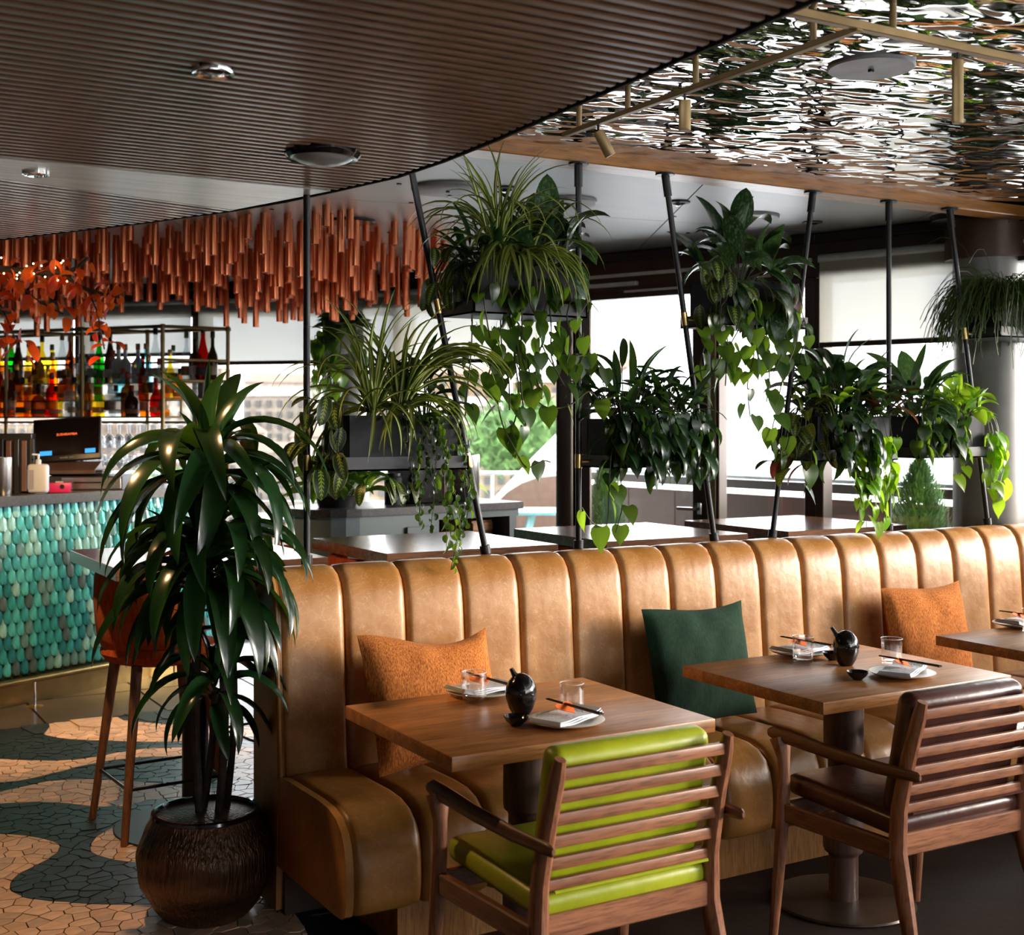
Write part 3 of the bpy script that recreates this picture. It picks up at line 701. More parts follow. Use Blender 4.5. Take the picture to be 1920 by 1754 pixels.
# bronze column beside the door and round pillars
cx, cy = PW(.43, 8.0-.1)
MB_ = MB(); MB_.box((-.065, 0, 1.29), (.105, .16, 2.58), b=.02, seg=3).box((.05, .02, 1.29), (.10, .14, 2.58), b=.01)
o = MB_.build('pillar', M['frame'], None); o.location = (cx-.04*SN, cy+.04*CS, 0); o.rotation_euler = (0, 0, R(-34)); o['kind'] = 'structure'
def pillar(x, y, r, cap_z, lab):
    o = MB().tube([(0, 0, 0), (0, 0, ZC)], r, 48, sq=1).build('pillar', M['pillar'], None); o.location = (x, y, 0); o['kind'] = 'structure'
    MB().lathe([(r+.004, cap_z), (r+.038, cap_z), (r+.038, ZC-.002), (r+.004, ZC-.002)], 48).build('capital', M['capital'], o)
    for a in (3.9, 4.3, 4.7, 5.1, 5.5): MB().sph(((r+.038)*math.cos(a), (r+.038)*math.sin(a), ZC-.06), .005, 6, 4).build('rivet', M['brass_dull'], o)
x, y = PW(2.36, 6.36); pillar(x, y, .168, 2.36, '')
x, y = PW(-1.17, 9.02); pillar(x, y, .165, 2.40, '')
x, y = PW(4.5, 3.4); pillar(x, y, .168, 2.36, '')

# ================================================================ OUTSIDE
terr = struct(MB().prism([PW(-9, 8), PW(-9, 14.2), PW(0.6, 14.2), PW(1.1, 10.6), PW(3.6, 7.0), PW(6.5, 4), PW(7, -4), PW(4.4, -4), PW(4.6, 3), PW(2, 6.3), PW(-1, 8.9)], -.14, -.02), 'terrace', M['terrace'], smooth=False)
# unseen overhang above the terrace, added to darken the upper blinds
struct(MB().prism([PW(-8, 9.9), PW(-8, 11.6), PW(-1, 10.8), PW(.9, 9.4), PW(2.1, 8.3), PW(3.2, 7.3), PW(2.4, 6.55), PW(1.72, 7.12), PW(.4, 8.12), PW(-1.15, 9.28)], 2.46, 2.62), 'shade_overhang', M['frame'], smooth=False)
# parapet panels with rail
pp = [PW(.62, 10.4), PW(1.22, 9.5), PW(1.83, 8.65), PW(2.60, 7.62), PW(3.4, 6.6), PW(4.7, 5.3), PW(5.9, 3.0), PW(6.1, 0), PW(6.1, -3)]
par = bpy.data.objects.new('terrace_parapet', None); COL.objects.link(par); par['kind'] = 'structure'; par.location = (*pp[0], 0)
ox, oy = pp[0]
for a, b in zip(pp, pp[1:]):
    a = Vector((a[0]-ox, a[1]-oy, 0)); b = Vector((b[0]-ox, b[1]-oy, 0)); n_ = max(1, round((b-a).length/.62)); 
    for i in range(n_):
        p = a+(b-a)*(i/n_); q = a+(b-a)*((i+1)/n_); e = (q-p).normalized()*.006
        MB().bar((*(p+e).xy, .52), (*(q-e).xy, .52), .04, 1.08).build('parapet_panel', M['parapet'], par, smooth=False)
    MB().bar((a.x, a.y, 1.13), (b.x, b.y, 1.13), .05, .06).build('parapet_edge', M['frame'], par, smooth=False)
    MB().bar((a.x, a.y, 1.18), (b.x, b.y, 1.18), .09, .025, .004).build('parapet_rail', M['rail'], par)
# far ground and white domed roof
g = MB().prism([(-400, 10), (400, 10), (400, 560), (-400, 560)], -30.4, -30); struct(g, 'ground_outside', simple('far_ground', (.17, .16, .14), .9, 0, .25, .02), smooth=False)
dome = MB(); vs = []; fs = []; nu, nv = 24, 16
for i in range(nu+1):
    for j in range(nv+1):
        la = -2.2+i/nu*22; d = 22+j/nv*26
        t_ = (la+2.2)/22; z = -2.2+7.8*math.sin(min(1, t_*2.0)*PI/2)-1.3*((j/nv-.3))**2*4
        x, y = PW(la, d); vs.append((x, y, z))
for i in range(nu):
    for j in range(nv): fs.append([i*(nv+1)+j, i*(nv+1)+j+1, (i+1)*(nv+1)+j+1, (i+1)*(nv+1)+j])
bot = [(x, y, -12) for x, y, z in vs]; n0 = len(vs)
edge = [i*(nv+1) for i in range(nu+1)] + [nu*(nv+1)+j for j in range(1, nv+1)] + [i*(nv+1)+nv for i in range(nu-1, -1, -1)] + [j for j in range(nv-1, 0, -1)]
vs += [(vs[i][0], vs[i][1], -12) for i in edge]
for k in range(len(edge)): fs.append([edge[k], edge[(k+1) % len(edge)], n0+(k+1) % len(edge), n0+k])
dome.add(vs, fs); o = dome.build('domed_roof', simple('white_roof', (.85, .86, .88), .6, 0, .02)); tag(o, 'large smooth white curved roof just beyond the terrace', 'roof')
rb = random.Random(5)
bcols = [simple('facade_%d' % i, c, .9, 0, .2, 1.5) for i, c in enumerate([(.19, .13, .08), (.22, .165, .11), (.15, .11, .08), (.25, .22, .18), (.18, .15, .12)])]
broof = simple('far_roof', (.15, .09, .065), .9); bwin = simple('far_window', (.05, .045, .045), .5)
M['broof'] = broof
where_ = ['at far left', 'behind the bottle rack', 'right of the bottle rack', 'left of the bar pillar', 'behind the lower spider plant', 'above the service cabinet', 'left of the bronze column', 'beyond the white roof']
nb_ = 0
for row, (dd, zb) in enumerate([(70, -30), (100, -24), (140, -16), (200, -8)]):
    nn = [7, 8, 9, 9][row]
    for i in range(nn):
        kk = -.46+i*(.56/(nn-1))+rb.uniform(-.002, .002); w = dd*rb.uniform(.048, .062); dp = w*.6; x, y = PW(kk*dd, dd)
        top = 1.55 + dd*((row*.021) - .026 + rb.uniform(-.008, .008)); hh = top-zb
        ordn = ['nearest row', 'second row', 'third row', 'farthest row'][row]
        t = thing('apartment_building', 'pale %s building in the %s of the hazy city, %s from the left' % (rb.choice(['sandstone', 'stone', 'ochre']), ordn, ['first', 'second', 'third', 'fourth', 'fifth', 'sixth', 'seventh', 'eighth', 'ninth'][i]), 'building', (x, y, zb), R(-30+rb.uniform(-12, 12)))
        MB().box((0, 0, hh/2), (w, dp, hh)).build('wall', rb.choice(bcols), t, smooth=False)
        rf = MB(); rf.add([(-w*.52, -dp*.55, hh), (w*.52, -dp*.55, hh), (w*.52, dp*.55, hh), (-w*.52, dp*.55, hh), (-w*.35, 0, hh+w*.14), (w*.35, 0, hh+w*.14)], [[0, 1, 5, 4], [1, 2, 5], [2, 3, 4, 5], [3, 0, 4], [3, 2, 1, 0]]); rf.build('roof', broof if rb.random() < .6 else bcols[3], t, smooth=False)
        wm = MB(); fl_ = max(2, int(min(hh, w*1.3)/(w*.17)))
        for f_ in range(fl_):
            for c_ in range(6): wm.box((-w*.42+c_*w*.168, -dp/2-.05, hh-w*.12-f_*w*.17), (w*.07, .3, w*.095))
        o = wm.build('windows', bwin, t, smooth=False); o['kind'] = 'stuff'
for (kk, dd, zz, rr, lab) in ((.010, 52, 1.0, 2.2, 'round green tree crown beyond the white roof, left of the bronze column'), (-.055, 56, .3, 1.6, 'green tree between far buildings and the white roof'), (.335, 60, -.2, 1.1, 'small green tree seen under the right-hand blind'), (-.27, 60, -2.0, 2.0, 'green tree in the city behind the bar shelf'), (.085, 62, .9, 1.8, 'green tree crown next to the bronze column')):
    x, y = PW(kk*dd, dd); t = thing('tree', lab, 'tree', (x, y, zz-9)); mb = MB()
    for _ in range(900):
        v = Vector((rb.gauss(0, 1), rb.gauss(0, 1), rb.gauss(0, 1))).normalized()*rr*rb.uniform(.75, 1.1); v.z *= .75; a = Vector((rb.uniform(-1, 1), rb.uniform(-1, 1), rb.uniform(-1, 1)))*.3; b2 = Vector((rb.uniform(-1, 1), rb.uniform(-1, 1), rb.uniform(-1, 1)))*.3
        c = v+Vector((0, 0, 9)); mb.add([c, c+a, c+a+b2, c+b2], [[0, 1, 2, 3]])
    o = mb.build('foliage', simple('tree_green', (.075, .15, .035), .8, 0, .4, 2), t, smooth=False); o['kind'] = 'stuff'
    MB().sph((0, 0, 9), rr*.8, 12, 8, (1, 1, .75)).build('crown_core', simple('tree_core', (.05, .11, .025), .9), t)
    MB().tube([(0, 0, 0), (0, 0, 9)], [.4, .2], 8).build('trunk', M['bark'], t)
# terrace furniture
def ttable(la, d, w, lab, wood_legs=True):
    x, y = PW(la, d); t = thing('terrace_table', lab, 'table', (x, y, -.02), R(-30)); mt = M['table_wood'] if wood_legs else M['teal_paint']
    MB().box((0, 0, .765), (w, .7, .03), b=.004).build('tabletop', M['rail'] if wood_legs else M['teal_paint'], t)
    for sx in (-1, 1):
        for sy in (-1, 1): MB().bar((sx*w*.18, sy*.25, .75), (sx*w*.42, sy*.3, 0), .04, .05).build('leg', M['stool_wood'] if wood_legs else mt, t)
M['teal_paint'] = simple('teal_paint', (.20, .42, .42), .5)
ttable(-1.85, 11.0, .8, 'terrace table with splayed wooden legs outside, left of the service cabinet')
ttable(.33, 11.8, .8, 'pale teal terrace table outside beside the bronze column', False)
def wire_chair(la, d, rz, lab):
    x, y = PW(la, d); t = thing('wire_chair', lab, 'chair', (x, y, -.02), rz); b = MB()
    for k in range(9):
        u = -.22+k*.055; b.tube([(u, -.20, .47), (u*.9, .02, .44), (u*1.0, .20, .46), (u*.95, .26, .62), (u*.8, .28, .80)], .006, 5)
    for (yy, zz, ww) in ((-.2, .47, .23), (0, .44, .21), (.2, .46, .23), (.26, .62, .21), (.28, .80, .18)): b.tube([(-ww, yy, zz), (ww, yy, zz)], .007, 5)
    o = b.build('wire_shell', M['teal_paint'], t)
    for sx in (-1, 1):
        MB().tube([(sx*.17, -.15, .46), (sx*.23, -.22, 0)], .009, 6).build('leg', M['teal_paint'], t); MB().tube([(sx*.17, .15, .46), (sx*.23, .24, 0)], .009, 6).build('leg', M['teal_paint'], t)
wire_chair(-2.75, 10.5, R(40), 'teal wire terrace chair outside, left of the wooden-legged table')
wire_chair(-1.28, 10.2, R(-60), 'teal wire terrace chair outside, right of the wooden-legged table')
# curved concrete upstand
x, y = PW(.42, 12.9); mb = MB()
arc = [( .75*math.cos(a), 0, .30+.75*math.sin(a)) for a in [PI*i/14 for i in range(15)]]
poly_v = [(p[0], -.12, p[2]) for p in arc]+[(p[0], .12, p[2]) for p in arc]; n_ = len(arc); poly_v += [(-.75, -.12, 0), (.75, -.12, 0), (-.75, .12, 0), (.75, .12, 0)]
fs = [[i, i+1, n_+i+1, n_+i] for i in range(n_-1)]+[[2*n_, 2*n_+1]+list(range(0, n_))][:1]+[[2*n_+3, 2*n_+2]+list(range(2*n_-1, n_-1, -1))]
mb.add(poly_v, fs); o = mb.build('curved_screen', M['parapet'], None, smooth=False); o.location = (x, y, -.02); o.rotation_euler = (0, 0, R(-30)); tag(o, 'rounded brown terrace screen outside, left of the bronze column', 'screen')
# terrace railing at the left
x, y = PW(-7, 13.6); rl = thing('terrace_railing', 'thin pale railing along the far edge of the terrace', 'railing', (x, y, -.02), R(-30.2))
MB().tube([(0, 0, 1.05), (7.8, 0, 1.05)], .02, 8).build('handrail', M['rail'], rl)
for i in range(9): MB().tube([(i*.97, 0, 0), (i*.97, 0, 1.05)], .015, 6).build('post', M['rail'], rl)
for z in (.25, .5, .75): MB().tube([(0, 0, z), (7.8, 0, z)], .006, 5).build('wire', M['rail'], rl)
def bush(la, d, r, h, lab):
    x, y = PW(la, d); t = thing('potted_conifer', lab, 'shrub', (x, y, -.02)); hp_ = .42
    MB().lathe([(r*.7, 0), (r*.95, hp_*.9), (r*1.0, hp_), (r*.85, hp_), (r*.8, hp_*.9), (0, hp_*.9)], 20).build('pot', M['box_grey'], t); mb = MB()
    for _ in range(5200):
        zz = rb.random(); a = rb.uniform(0, 2*PI); rr = r*1.05*(math.sin(PI*min(1, .12+zz*.88))**.6)*rb.uniform(.5, 1.08); c = Vector((rr*math.cos(a), rr*math.sin(a), hp_+zz*(h-hp_)))
        up = Vector((math.cos(a)*.5+rb.uniform(-.4, .4), math.sin(a)*.5+rb.uniform(-.4, .4), 1)).normalized(); s_ = Vector((-math.sin(a), math.cos(a), 0)); mb.add([c-s_*.006, c+s_*.006, c+up*.05], [[0, 1, 2]])
    o = mb.build('foliage', M['bush'], t, smooth=False); o['kind'] = 'stuff'
    MB().tube([(0, 0, .3), (0, 0, h*.8)], [.02, .008], 6).build('trunk', M['bark'], t)
bush(2.26, 7.12, .165, 1.36, 'small potted conifer outside the window left of the big right-hand pillar')
bush(.66, 9.0, .13, 1.30, 'narrow potted conifer outside the glass door')
# ================================================================ FURNITURE
# ---- banquette
X0, Y0 = 1.40, 3.84
bq = thing('banquette', 'long tan leather banquette with vertical channel-stitched back', 'bench', (X0, Y0, 0))
PITCH = .2205; NCH = 20
back_prof = [(0.0, .40), (.002, .46), (.008, .55), (.016, .65), (.024, .75), (.031, .85), (.037, .93), (.046, .99), (.063, 1.035), (.090, 1.066), (.125, 1.081), (.165, 1.082), (.205, 1.075), (.225, 1.06), (.230, 1.03)]
seat_prof = [(.03, .425), (-.02, .448), (-.10, .452), (-.22, .454), (-.33, .456), (-.41, .452), (-.465, .437), (-.505, .408), (-.527, .37), (-.538, .32), (-.541, .26), (-.538, .21), (-.530, .18), (-.505, .166), (-.46, .162)]
def channel(prof, w, deep, n=10, seed=0, x_in=0.0):
    r_ = random.Random(seed); mb = MB(); pv = [Vector((0, p[0], p[1])) for p in prof]; vs = []; fs = []
    for i, p in enumerate(pv):
        t = (pv[min(i+1, len(pv)-1)]-pv[max(i-1, 0)]).normalized(); nn = Vector((0, t.z, -t.y))
        if prof[0][1] < prof[3][1]*0: nn = -nn
        for k in range(n+1):
            s = k/n; a = abs(2*s-1); dpt = -deep*(a**14) + deep*.12*math.cos(a*PI/2)
            q = p + nn*(dpt*NS[0]) + nn*r_.uniform(-.0004, .0004)
            vs.append((x_in+s*w, q.y, q.z))
    m_ = n+1
    for i in range(len(pv)-1):
        for k in range(n): fs.append([i*m_+k, i*m_+k+1, (i+1)*m_+k+1, (i+1)*m_+k])
    # closed ends
    fs.append([i*m_ for i in range(len(pv))]); fs.append([i*m_+n for i in range(len(pv)-1, -1, -1)])
    return mb.add(vs, fs)
NS = [-1]
for i in range(NCH):
    w = PITCH-.002
    o = channel(back_prof, w, .016, n=20, seed=i).build('back_channel', M['leather'], bq, ang=70, loc=(i*PITCH+.012, 0, 0))
NS = [1]
for i in range(NCH):
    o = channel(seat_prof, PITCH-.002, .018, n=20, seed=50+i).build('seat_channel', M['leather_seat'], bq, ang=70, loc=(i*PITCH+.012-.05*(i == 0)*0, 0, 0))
# first seat channel reaches a little further left like in a bullnose end
LQ = NCH*PITCH+.012
MB().prism([(0.0, .20), (0.0, .0)][:0] or [(0, .06), (LQ, .06), (LQ, .19), (0, .19)], .10, 1.02).build('core', M['seam'], bq, smooth=False, loc=(.004, .03, 0))
# end panel: side of the backrest in the same hide
mb = MB(); pr = [(p[0]+.004, p[1]-.002) for p in back_prof]+[(.232, .02), (.02, .02)]
vs = [(-.012, y, z) for y, z in pr]+[(.012, y, z) for y, z in pr]; n_ = len(pr)
mb.add(vs, [list(range(n_))[::-1], list(range(n_, 2*n_))]+[[i, (i+1) % n_, n_+(i+1) % n_, n_+i] for i in range(n_)])
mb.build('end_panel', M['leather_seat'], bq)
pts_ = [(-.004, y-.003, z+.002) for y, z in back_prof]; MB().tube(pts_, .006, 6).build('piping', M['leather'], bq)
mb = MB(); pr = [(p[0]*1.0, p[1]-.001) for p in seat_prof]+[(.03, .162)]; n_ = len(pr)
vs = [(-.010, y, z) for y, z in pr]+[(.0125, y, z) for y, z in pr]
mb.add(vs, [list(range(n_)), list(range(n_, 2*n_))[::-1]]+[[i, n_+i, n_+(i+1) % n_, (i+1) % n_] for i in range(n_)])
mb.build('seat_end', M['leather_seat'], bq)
MB().box((LQ/2+.10, -.20, .08), (LQ-.2, .45, .165)).build('plinth', M['plinth'], bq, smooth=False)
MB().box((LQ/2, .215, .52), (LQ, .03, 1.0)).build('back_board', M['chair_wood_z'], bq, smooth=False)
MB().box((LQ/2, .10, .20), (LQ-.02, .2, .40)).build('back_base', M['seam'], bq, smooth=False)

# ---- cushions
def cushion(x, y, z, w, h, th, tilt, yaw, roll, mat, lab, seed=0, slump=0.0):
    r_ = random.Random(seed); n = 22; vs = []; fs = []; uvs = []
    for side in (1, -1):
        for i in range(n+1):
            for j in range(n+1):
                u = -1+2*i/n; v = -1+2*j/n
                e = (1-abs(u)**2.6)*(1-abs(v)**2.6); puff = max(0, e)**.5
                pin = 1 - .045*(1-abs(u)**2)*(abs(v)**2.5); pin2 = 1 - .045*(1-abs(v)**2)*(abs(u)**2.5)
                px = u*w/2*pin2; pz = v*h/2*pin
                wr = .010*math.sin(u*9+v*3+seed)*max(0, v)*(1-abs(u))*e**.3 + .0018*math.sin(u*14-v*7+seed*2)*e**.5
                fold = -slump*max(0, v)**2*(math.sin(u*2.2+.6)+.35)
                vs.append((px, side*-(puff*th/2+wr*.8), pz+fold)); 
    m_ = n+1
    for s in range(2):
        o_ = s*m_*m_
        for i in range(n):
            for j in range(n):
                q = [o_+i*m_+j, o_+(i+1)*m_+j, o_+(i+1)*m_+j+1, o_+i*m_+j+1]; fs.append(q if s == 0 else q[::-1])
    mb = MB(); M_ = Matrix.Rotation(roll, 4, 'Y') 
    M_ = Matrix.Rotation(-tilt, 4, 'X') @ M_
    zs = min((M_ @ Vector(v)).z for v in vs)
    mb.add(vs, fs, Matrix.Translation((0, 0, -zs)) @ M_)
    t = thing('cushion', lab, 'cushion', (x, y, z), yaw)
    mb.build('cover', mat, t, ang=0)
    return t
cushion(1.865, 3.705, .452, .47, .42, .13, R(13), R(2), R(-4), M['orange_cloth'], 'slumped burnt-orange woven cushion at the left end of the banquette', 1, .035)
cushion(2.965, 3.72, .452, .47, .43, .12, R(10), R(1), R(-2), M['green_cloth'], 'dark green cushion standing on the banquette between the two front tables', 2, .012)
cushion(4.16, 3.72, .452, .46, .43, .12, R(10), R(0), R(-2), M['orange_cloth'], 'orange woven cushion behind the second dining table, farther right on the banquette', 3, .010)

# ---- dining tables
def pedestal_parts(t, h, k=1.0, br=.225):
    prof = [(.047, .012), (.047, .15), (.050, .158), (.060, .165), (.0655, .18), (.0655, .29), (.060, .307), (.052, .315), (.050, .325), (.050, .47), (.054, .478), (.062, .485), (.064, .50), (.064, h-.06), (.062, h-.037)]
    MB().lathe([(r*k, z) for r, z in prof], 32).build('pedestal', M['pedestal'], t)
    MB().lathe([(br, 0), (br+.004, .004), (br, .010), (br-.02, .013), (.0, .014)], 56).build('base_plate', M['bronze_plate'], t)
def dining_table(x, y, lab):
    t = thing('dining_table', lab, 'table', (x, y, 0))
    MB().box((0, 0, .7315), (.806, .655, .037), b=.0025, seg=2).build('tabletop', M['table_wood'], t)
    pedestal_parts(t, .75)
    MB().box((0, 0, .706), (.40, .30, .012)).build('top_plate', M['black_metal'], t)
    return t
dining_table(1.826, 3.06, 'walnut dining table behind the lime green chair')
dining_table(3.026, 3.06, 'walnut dining table behind the dark brown leather chair')
dining_table(4.226, 3.06, 'walnut dining table cut off by the right edge of the view')

# ---- armchairs
def armchair(x, y, rz, mat, lab):
    t = thing('armchair', lab, 'chair', (x, y, 0), rz)
    for s in (-1, 1):
        # rear leg / back post, one bowed piece
        pts_ = [(s*.275, -.10, 0), (s*.262, -.055, .14), (s*.252, -.015, .28), (s*.248, .01, .38), (s*.246, .005, .50), (s*.243, -.025, .64), (s*.240, -.06, .76), (s*.239, -.072, .803)]
        MB().tube(pts_, [.0150, .0185, .0225, .0235, .0205, .0195, .0175, .0125], 10, sq=1.25).build('back_post', M['chair_wood_z'], t)
        # front leg
        pts_ = [(s*.300, .46, 0), (s*.294, .445, .18), (s*.288, .43, .38), (s*.284, .43, .47), (s*.281, .435, .54), (s*.279, .445, .575), (s*.278, .455, .60)]
        MB().tube(pts_, [.0135, .018, .0205, .019, .0195, .027, .032], 10, sq=.95).build('front_leg', M['chair_wood_z'], t)
        # arm with rounded rear knob
        pts_ = [(s*.282, .50, .607), (s*.281, .47, .612), (s*.280, .40, .610), (s*.277, .25, .603), (s*.272, .08, .600), (s*.270, -.06, .606), (s*.270, -.085, .607), (s*.270, -.093, .607)]
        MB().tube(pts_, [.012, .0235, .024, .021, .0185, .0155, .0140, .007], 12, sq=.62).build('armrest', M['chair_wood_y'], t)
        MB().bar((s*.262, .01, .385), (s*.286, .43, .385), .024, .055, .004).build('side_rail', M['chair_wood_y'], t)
    MB().bar((-.285, .435, .388), (.285, .435, .388), .024, .055, .004).build('front_rail', M['chair_wood'], t)
    MB().bar((-.25, .005, .398), (.25, .005, .398), .024, .062, .004).build('rear_rail', M['chair_wood'], t)
    for k in range(6):
        z = .768-.0545*k; yy = -.066+.0135*k if z > .6 else -.066+.0135*k
        MB().bar((-.235, yy, z), (.235, yy, z), .016, .029, .004, 2).build('back_slat', M['chair_wood'], t)
    # cushions
    vs, fs = rbox_geo(.455, .075, .355, .03, 4)
    mb = MB(); mb.add(vs, fs, Matrix.Translation((0, .035, .636)) @ Matrix.Rotation(R(11), 4, 'X')); mb.build('back_cushion', mat, t)
    vs, fs = rbox_geo(.50, .46, .065, .026, 4)
    mb = MB(); mb.add(vs, fs, Matrix.Translation((0, .235, .45)) @ Matrix.Rotation(R(2), 4, 'X')); mb.build('seat_cushion', mat, t)
    c = MB()
    c.tube([(-.22, -.018, .486), (.22, -.018, .486)], .004, 6); c.build('piping', mat, t)
    for s in (-.15, 0, .15): MB().bar((s, .01, .40), (s, .43, .40), .03, .012).build('seat_strap', M['black_metal'], t)
    return t
armchair(1.768, 2.485, R(0), M['lime'], 'walnut slat-backed armchair with lime green leather cushions')
armchair(2.925, 2.49, R(-1), M['oxblood'], 'walnut slat-backed armchair with dark brown leather cushions')
armchair(4.20, 2.52, R(0), M['oxblood'], 'dark armchair mostly outside the right edge, only its leg showing')

# ---- things on the dining tables
ZT = .750
def tumbler(x, y, lab, h=.088, r=.036, water=0.0, facet=False, grp=None):
    t = thing('tumbler', lab, 'glass', (x, y, ZT), 0, grp); n = 10 if facet else 32
    prof = [(r*.35, .0015), (r*.75, .002), (r*.93, .010), (r, .024), (r*1.0, h), (r*.955, h), (r*.955, .026), (r*.87, .014), (r*.6, .009), (0, .008)] if not facet else [(r*.5, .001), (r*.86, .002), (r*.93, .008), (r*.98, h), (r*.93, h), (r*.88, .014), (0, .012)]
    MB().lathe(prof, n).build('glass_body', M['glass'], t, ang=25 if facet else 60)
    if water: MB().lathe([(r*.6, .0095), (r*.85, .0148), (r*.94, .027), (r*.94, water), (0, water)], 24).build('water', M['water'], t)
    MB().tube([(r*.98*math.cos(a), r*.98*math.sin(a), h) for a in [2*PI*i/28 for i in range(29)]], .0012, 6).build('rim', M['glass_rim'], t)
def setting(x, y, rz, lab_plate, lab_nap, lab_tag, lab_ch, flip=1):
    t = thing('side_plate', lab_plate, 'plate', (x, y, ZT), 0)
    MB().lathe([(.055, .001), (.07, .003), (.098, .011), (.103, .0145), (.100, .0155), (.07, .008), (0, .006)], 48).build('plate_body', M['plate'], t)
    t = thing('napkin', lab_nap, 'napkin', (x, y, ZT+.0165), rz)
    mb = MB(); r_ = random.Random(int(x*100))
    for l in range(3):
        n = 12; vs = []; fs = []
        for i in range(n+1):
            for j in range(7):
                u = -.5+i/n; v = -.5+j/6; bend = .010*max(0, abs(u)-.25)*4*.3
                z = l*.0046+.0008+bend*(1 if u > 0 else .6)+.0015*math.sin(u*9+l)+ (.010*max(0, u-.3)*flip*2 if flip > 0 else .012*max(0, -u-.3)*3)
                vs.append((u*(.200-.006*l), v*(.104-.004*l), z))
        top = len(vs)
        vs += [(a, b_, c-.0036) for a, b_, c in vs]
        for i in range(n):
            for j in range(6):
                q = [i*7+j, (i+1)*7+j, (i+1)*7+j+1, i*7+j+1]; fs.append(q); fs.append([k+top for k in q[::-1]])
        for i in range(n): fs.append([i*7, top+i*7, top+(i+1)*7, (i+1)*7]); fs.append([(i+1)*7+6, top+(i+1)*7+6, top+i*7+6, i*7+6])
        for j in range(6): fs.append([j+1, top+j+1, top+j, j]); fs.append([n*7+j, top+n*7+j, top+n*7+j+1, n*7+j+1])
        mb.add(vs, fs)
    mb.build('folded_cloth', M['napkin'], t, ang=50)
    t = thing('paper_heart', lab_tag, 'paper tag', (x, y, ZT+.0335), rz)
    hp2 = []
    for k in range(28):
        a = 2*PI*k/28; hx = .0021*16*math.sin(a)**3*.8; hy = .0021*(13*math.cos(a)-5*math.cos(2*a)-2*math.cos(3*a)-math.cos(4*a))*.8; hp2.append((hx*1.3, hy*1.1))
    MB().prism(hp2, 0, .0015).build('heart', M['orange_paper'], t, smooth=False).matrix_basis = Matrix.Translation((0, 0, .010)) @ Matrix.Rotation(R(24), 4, 'X')
    t = thing('chopsticks', lab_ch, 'chopsticks', (x+.01, y-.02, ZT+.0500), R(96))
    for s in (-1, 1): MB().tube([(-.115, s*.0045, 0), (.115, s*.003, .0)], [.0032, .0020], 6).build('chopstick', M['chop'], t)
def plan(u, v, z): pass
def onT(k, v, z=.75):
    d = (1.55-z)*2407/(v-795); return PW(k*d, d)
m, nt, b, out = new_mat('glass_rim'); b.inputs['Base Color'].default_value = (.9, .92, .95, 1); b.inputs['Roughness'].default_value = .08; b.inputs['Alpha'].default_value = .45; M['glass_rim'] = m
def K(u): return (u-960)/2407
x, y = onT(K(889), 1318); tumbler(x, y, 'round-bottomed water glass on the left of the first dining table', water=.045)
x, y = onT(K(1072), 1337); tumbler(x, y, 'thin tumbler on the right of the first dining table, behind the front plate', r=.034, h=.082)
x, y = onT(K(905), 1304); setting(x+.0, y+.01, R(8), 'round plate at the far side of the first dining table', 'folded napkin on the far plate of the first dining table', 'orange paper heart on the far napkin of the first dining table', 'dark chopsticks through the far heart of the first dining table', -1)
x, y = onT(K(1062), 1358); setting(x, y, R(22), 'round plate at the near side of the first dining table', 'folded napkin on the near plate of the first dining table', 'orange paper heart on the near napkin of the first dining table', 'dark chopsticks lying over the near plate of the first dining table')
x, y = onT(K(1506), 1243); tumbler(x, y, 'faceted water glass on the left of the second dining table', facet=True, water=.04)
x, y = onT(K(1672), 1247); tumbler(x, y, 'faceted glass on the right of the second dining table', facet=True)
x, y = onT(K(1500), 1228); setting(x, y, R(8), 'round plate at the far side of the second dining table', 'folded napkin on the far plate of the second dining table', 'orange paper heart on the far napkin of the second dining table', 'dark chopsticks on the far plate of the second dining table', -1)
x, y = onT(K(1692), 1268); setting(x, y, R(28), 'round plate at the near side of the second dining table', 'folded napkin on the near plate of the second dining table', 'orange paper heart on the near napkin of the second dining table', 'dark chopsticks lying over the near plate of the second dining table')
x, y = onT(K(1912), 1175); setting(x, y, R(10), 'round plate on the third dining table at the right edge', 'folded napkin on the third dining table', 'orange paper heart on the third dining table', 'dark chopsticks on the third dining table', -1)
x, y = onT(K(1934), 1186); tumbler(x, y, 'glass at the right edge on the third dining table', facet=True)
def jug(x, y, lab, rz, spout):
    t = thing('soy_jug', lab, 'jug', (x, y, ZT), rz); t.scale = (1.13, 1.13, 1.04)
    MB().lathe([(.018, .0), (.021, .004), (.030, .020), (.037, .045), (.0385, .062), (.036, .078), (.030, .092), (.020, .102), (.010, .107), (0, .109)], 32).build('body', M['black_gloss'], t)
    MB().lathe([(.024, .0965), (.026, .097), (.020, .1045), (.010, .110), (0, .112)], 28).build('lid', M['black_gloss'], t)
    MB().tube([(-.022, 0, .088), (-.034, 0, .108), (-.042, 0, .122)] if spout else [(-.012, 0, .100), (-.019, 0, .113), (-.024, 0, .124)], [.009, .0065, .005], 10).build('spout', M['black_gloss'], t)
x, y = onT(K(977), 1342); jug(x, y, 'black glazed apple-shaped jug on the first dining table', R(-30), False)
x, y = onT(K(1586), 1248); jug(x, y, 'black glazed jug with upturned spout on the second dining table', R(-30), True)
def bowl(x, y, lab):
    t = thing('sauce_bowl', lab, 'bowl', (x, y, ZT)); MB().lathe([(.014, 0), (.016, .003), (.028, .014), (.0345, .026), (.033, .0265), (.026, .015), (.014, .007), (0, .006)], 32).build('bowl_body', M['black_gloss'], t)
x, y = onT(K(968), 1361); bowl(x, y, 'small black sauce bowl in front of the jug on the first dining table')
x, y = onT(K(1608), 1275); bowl(x, y, 'small black sauce bowl beside the near plate on the second dining table')
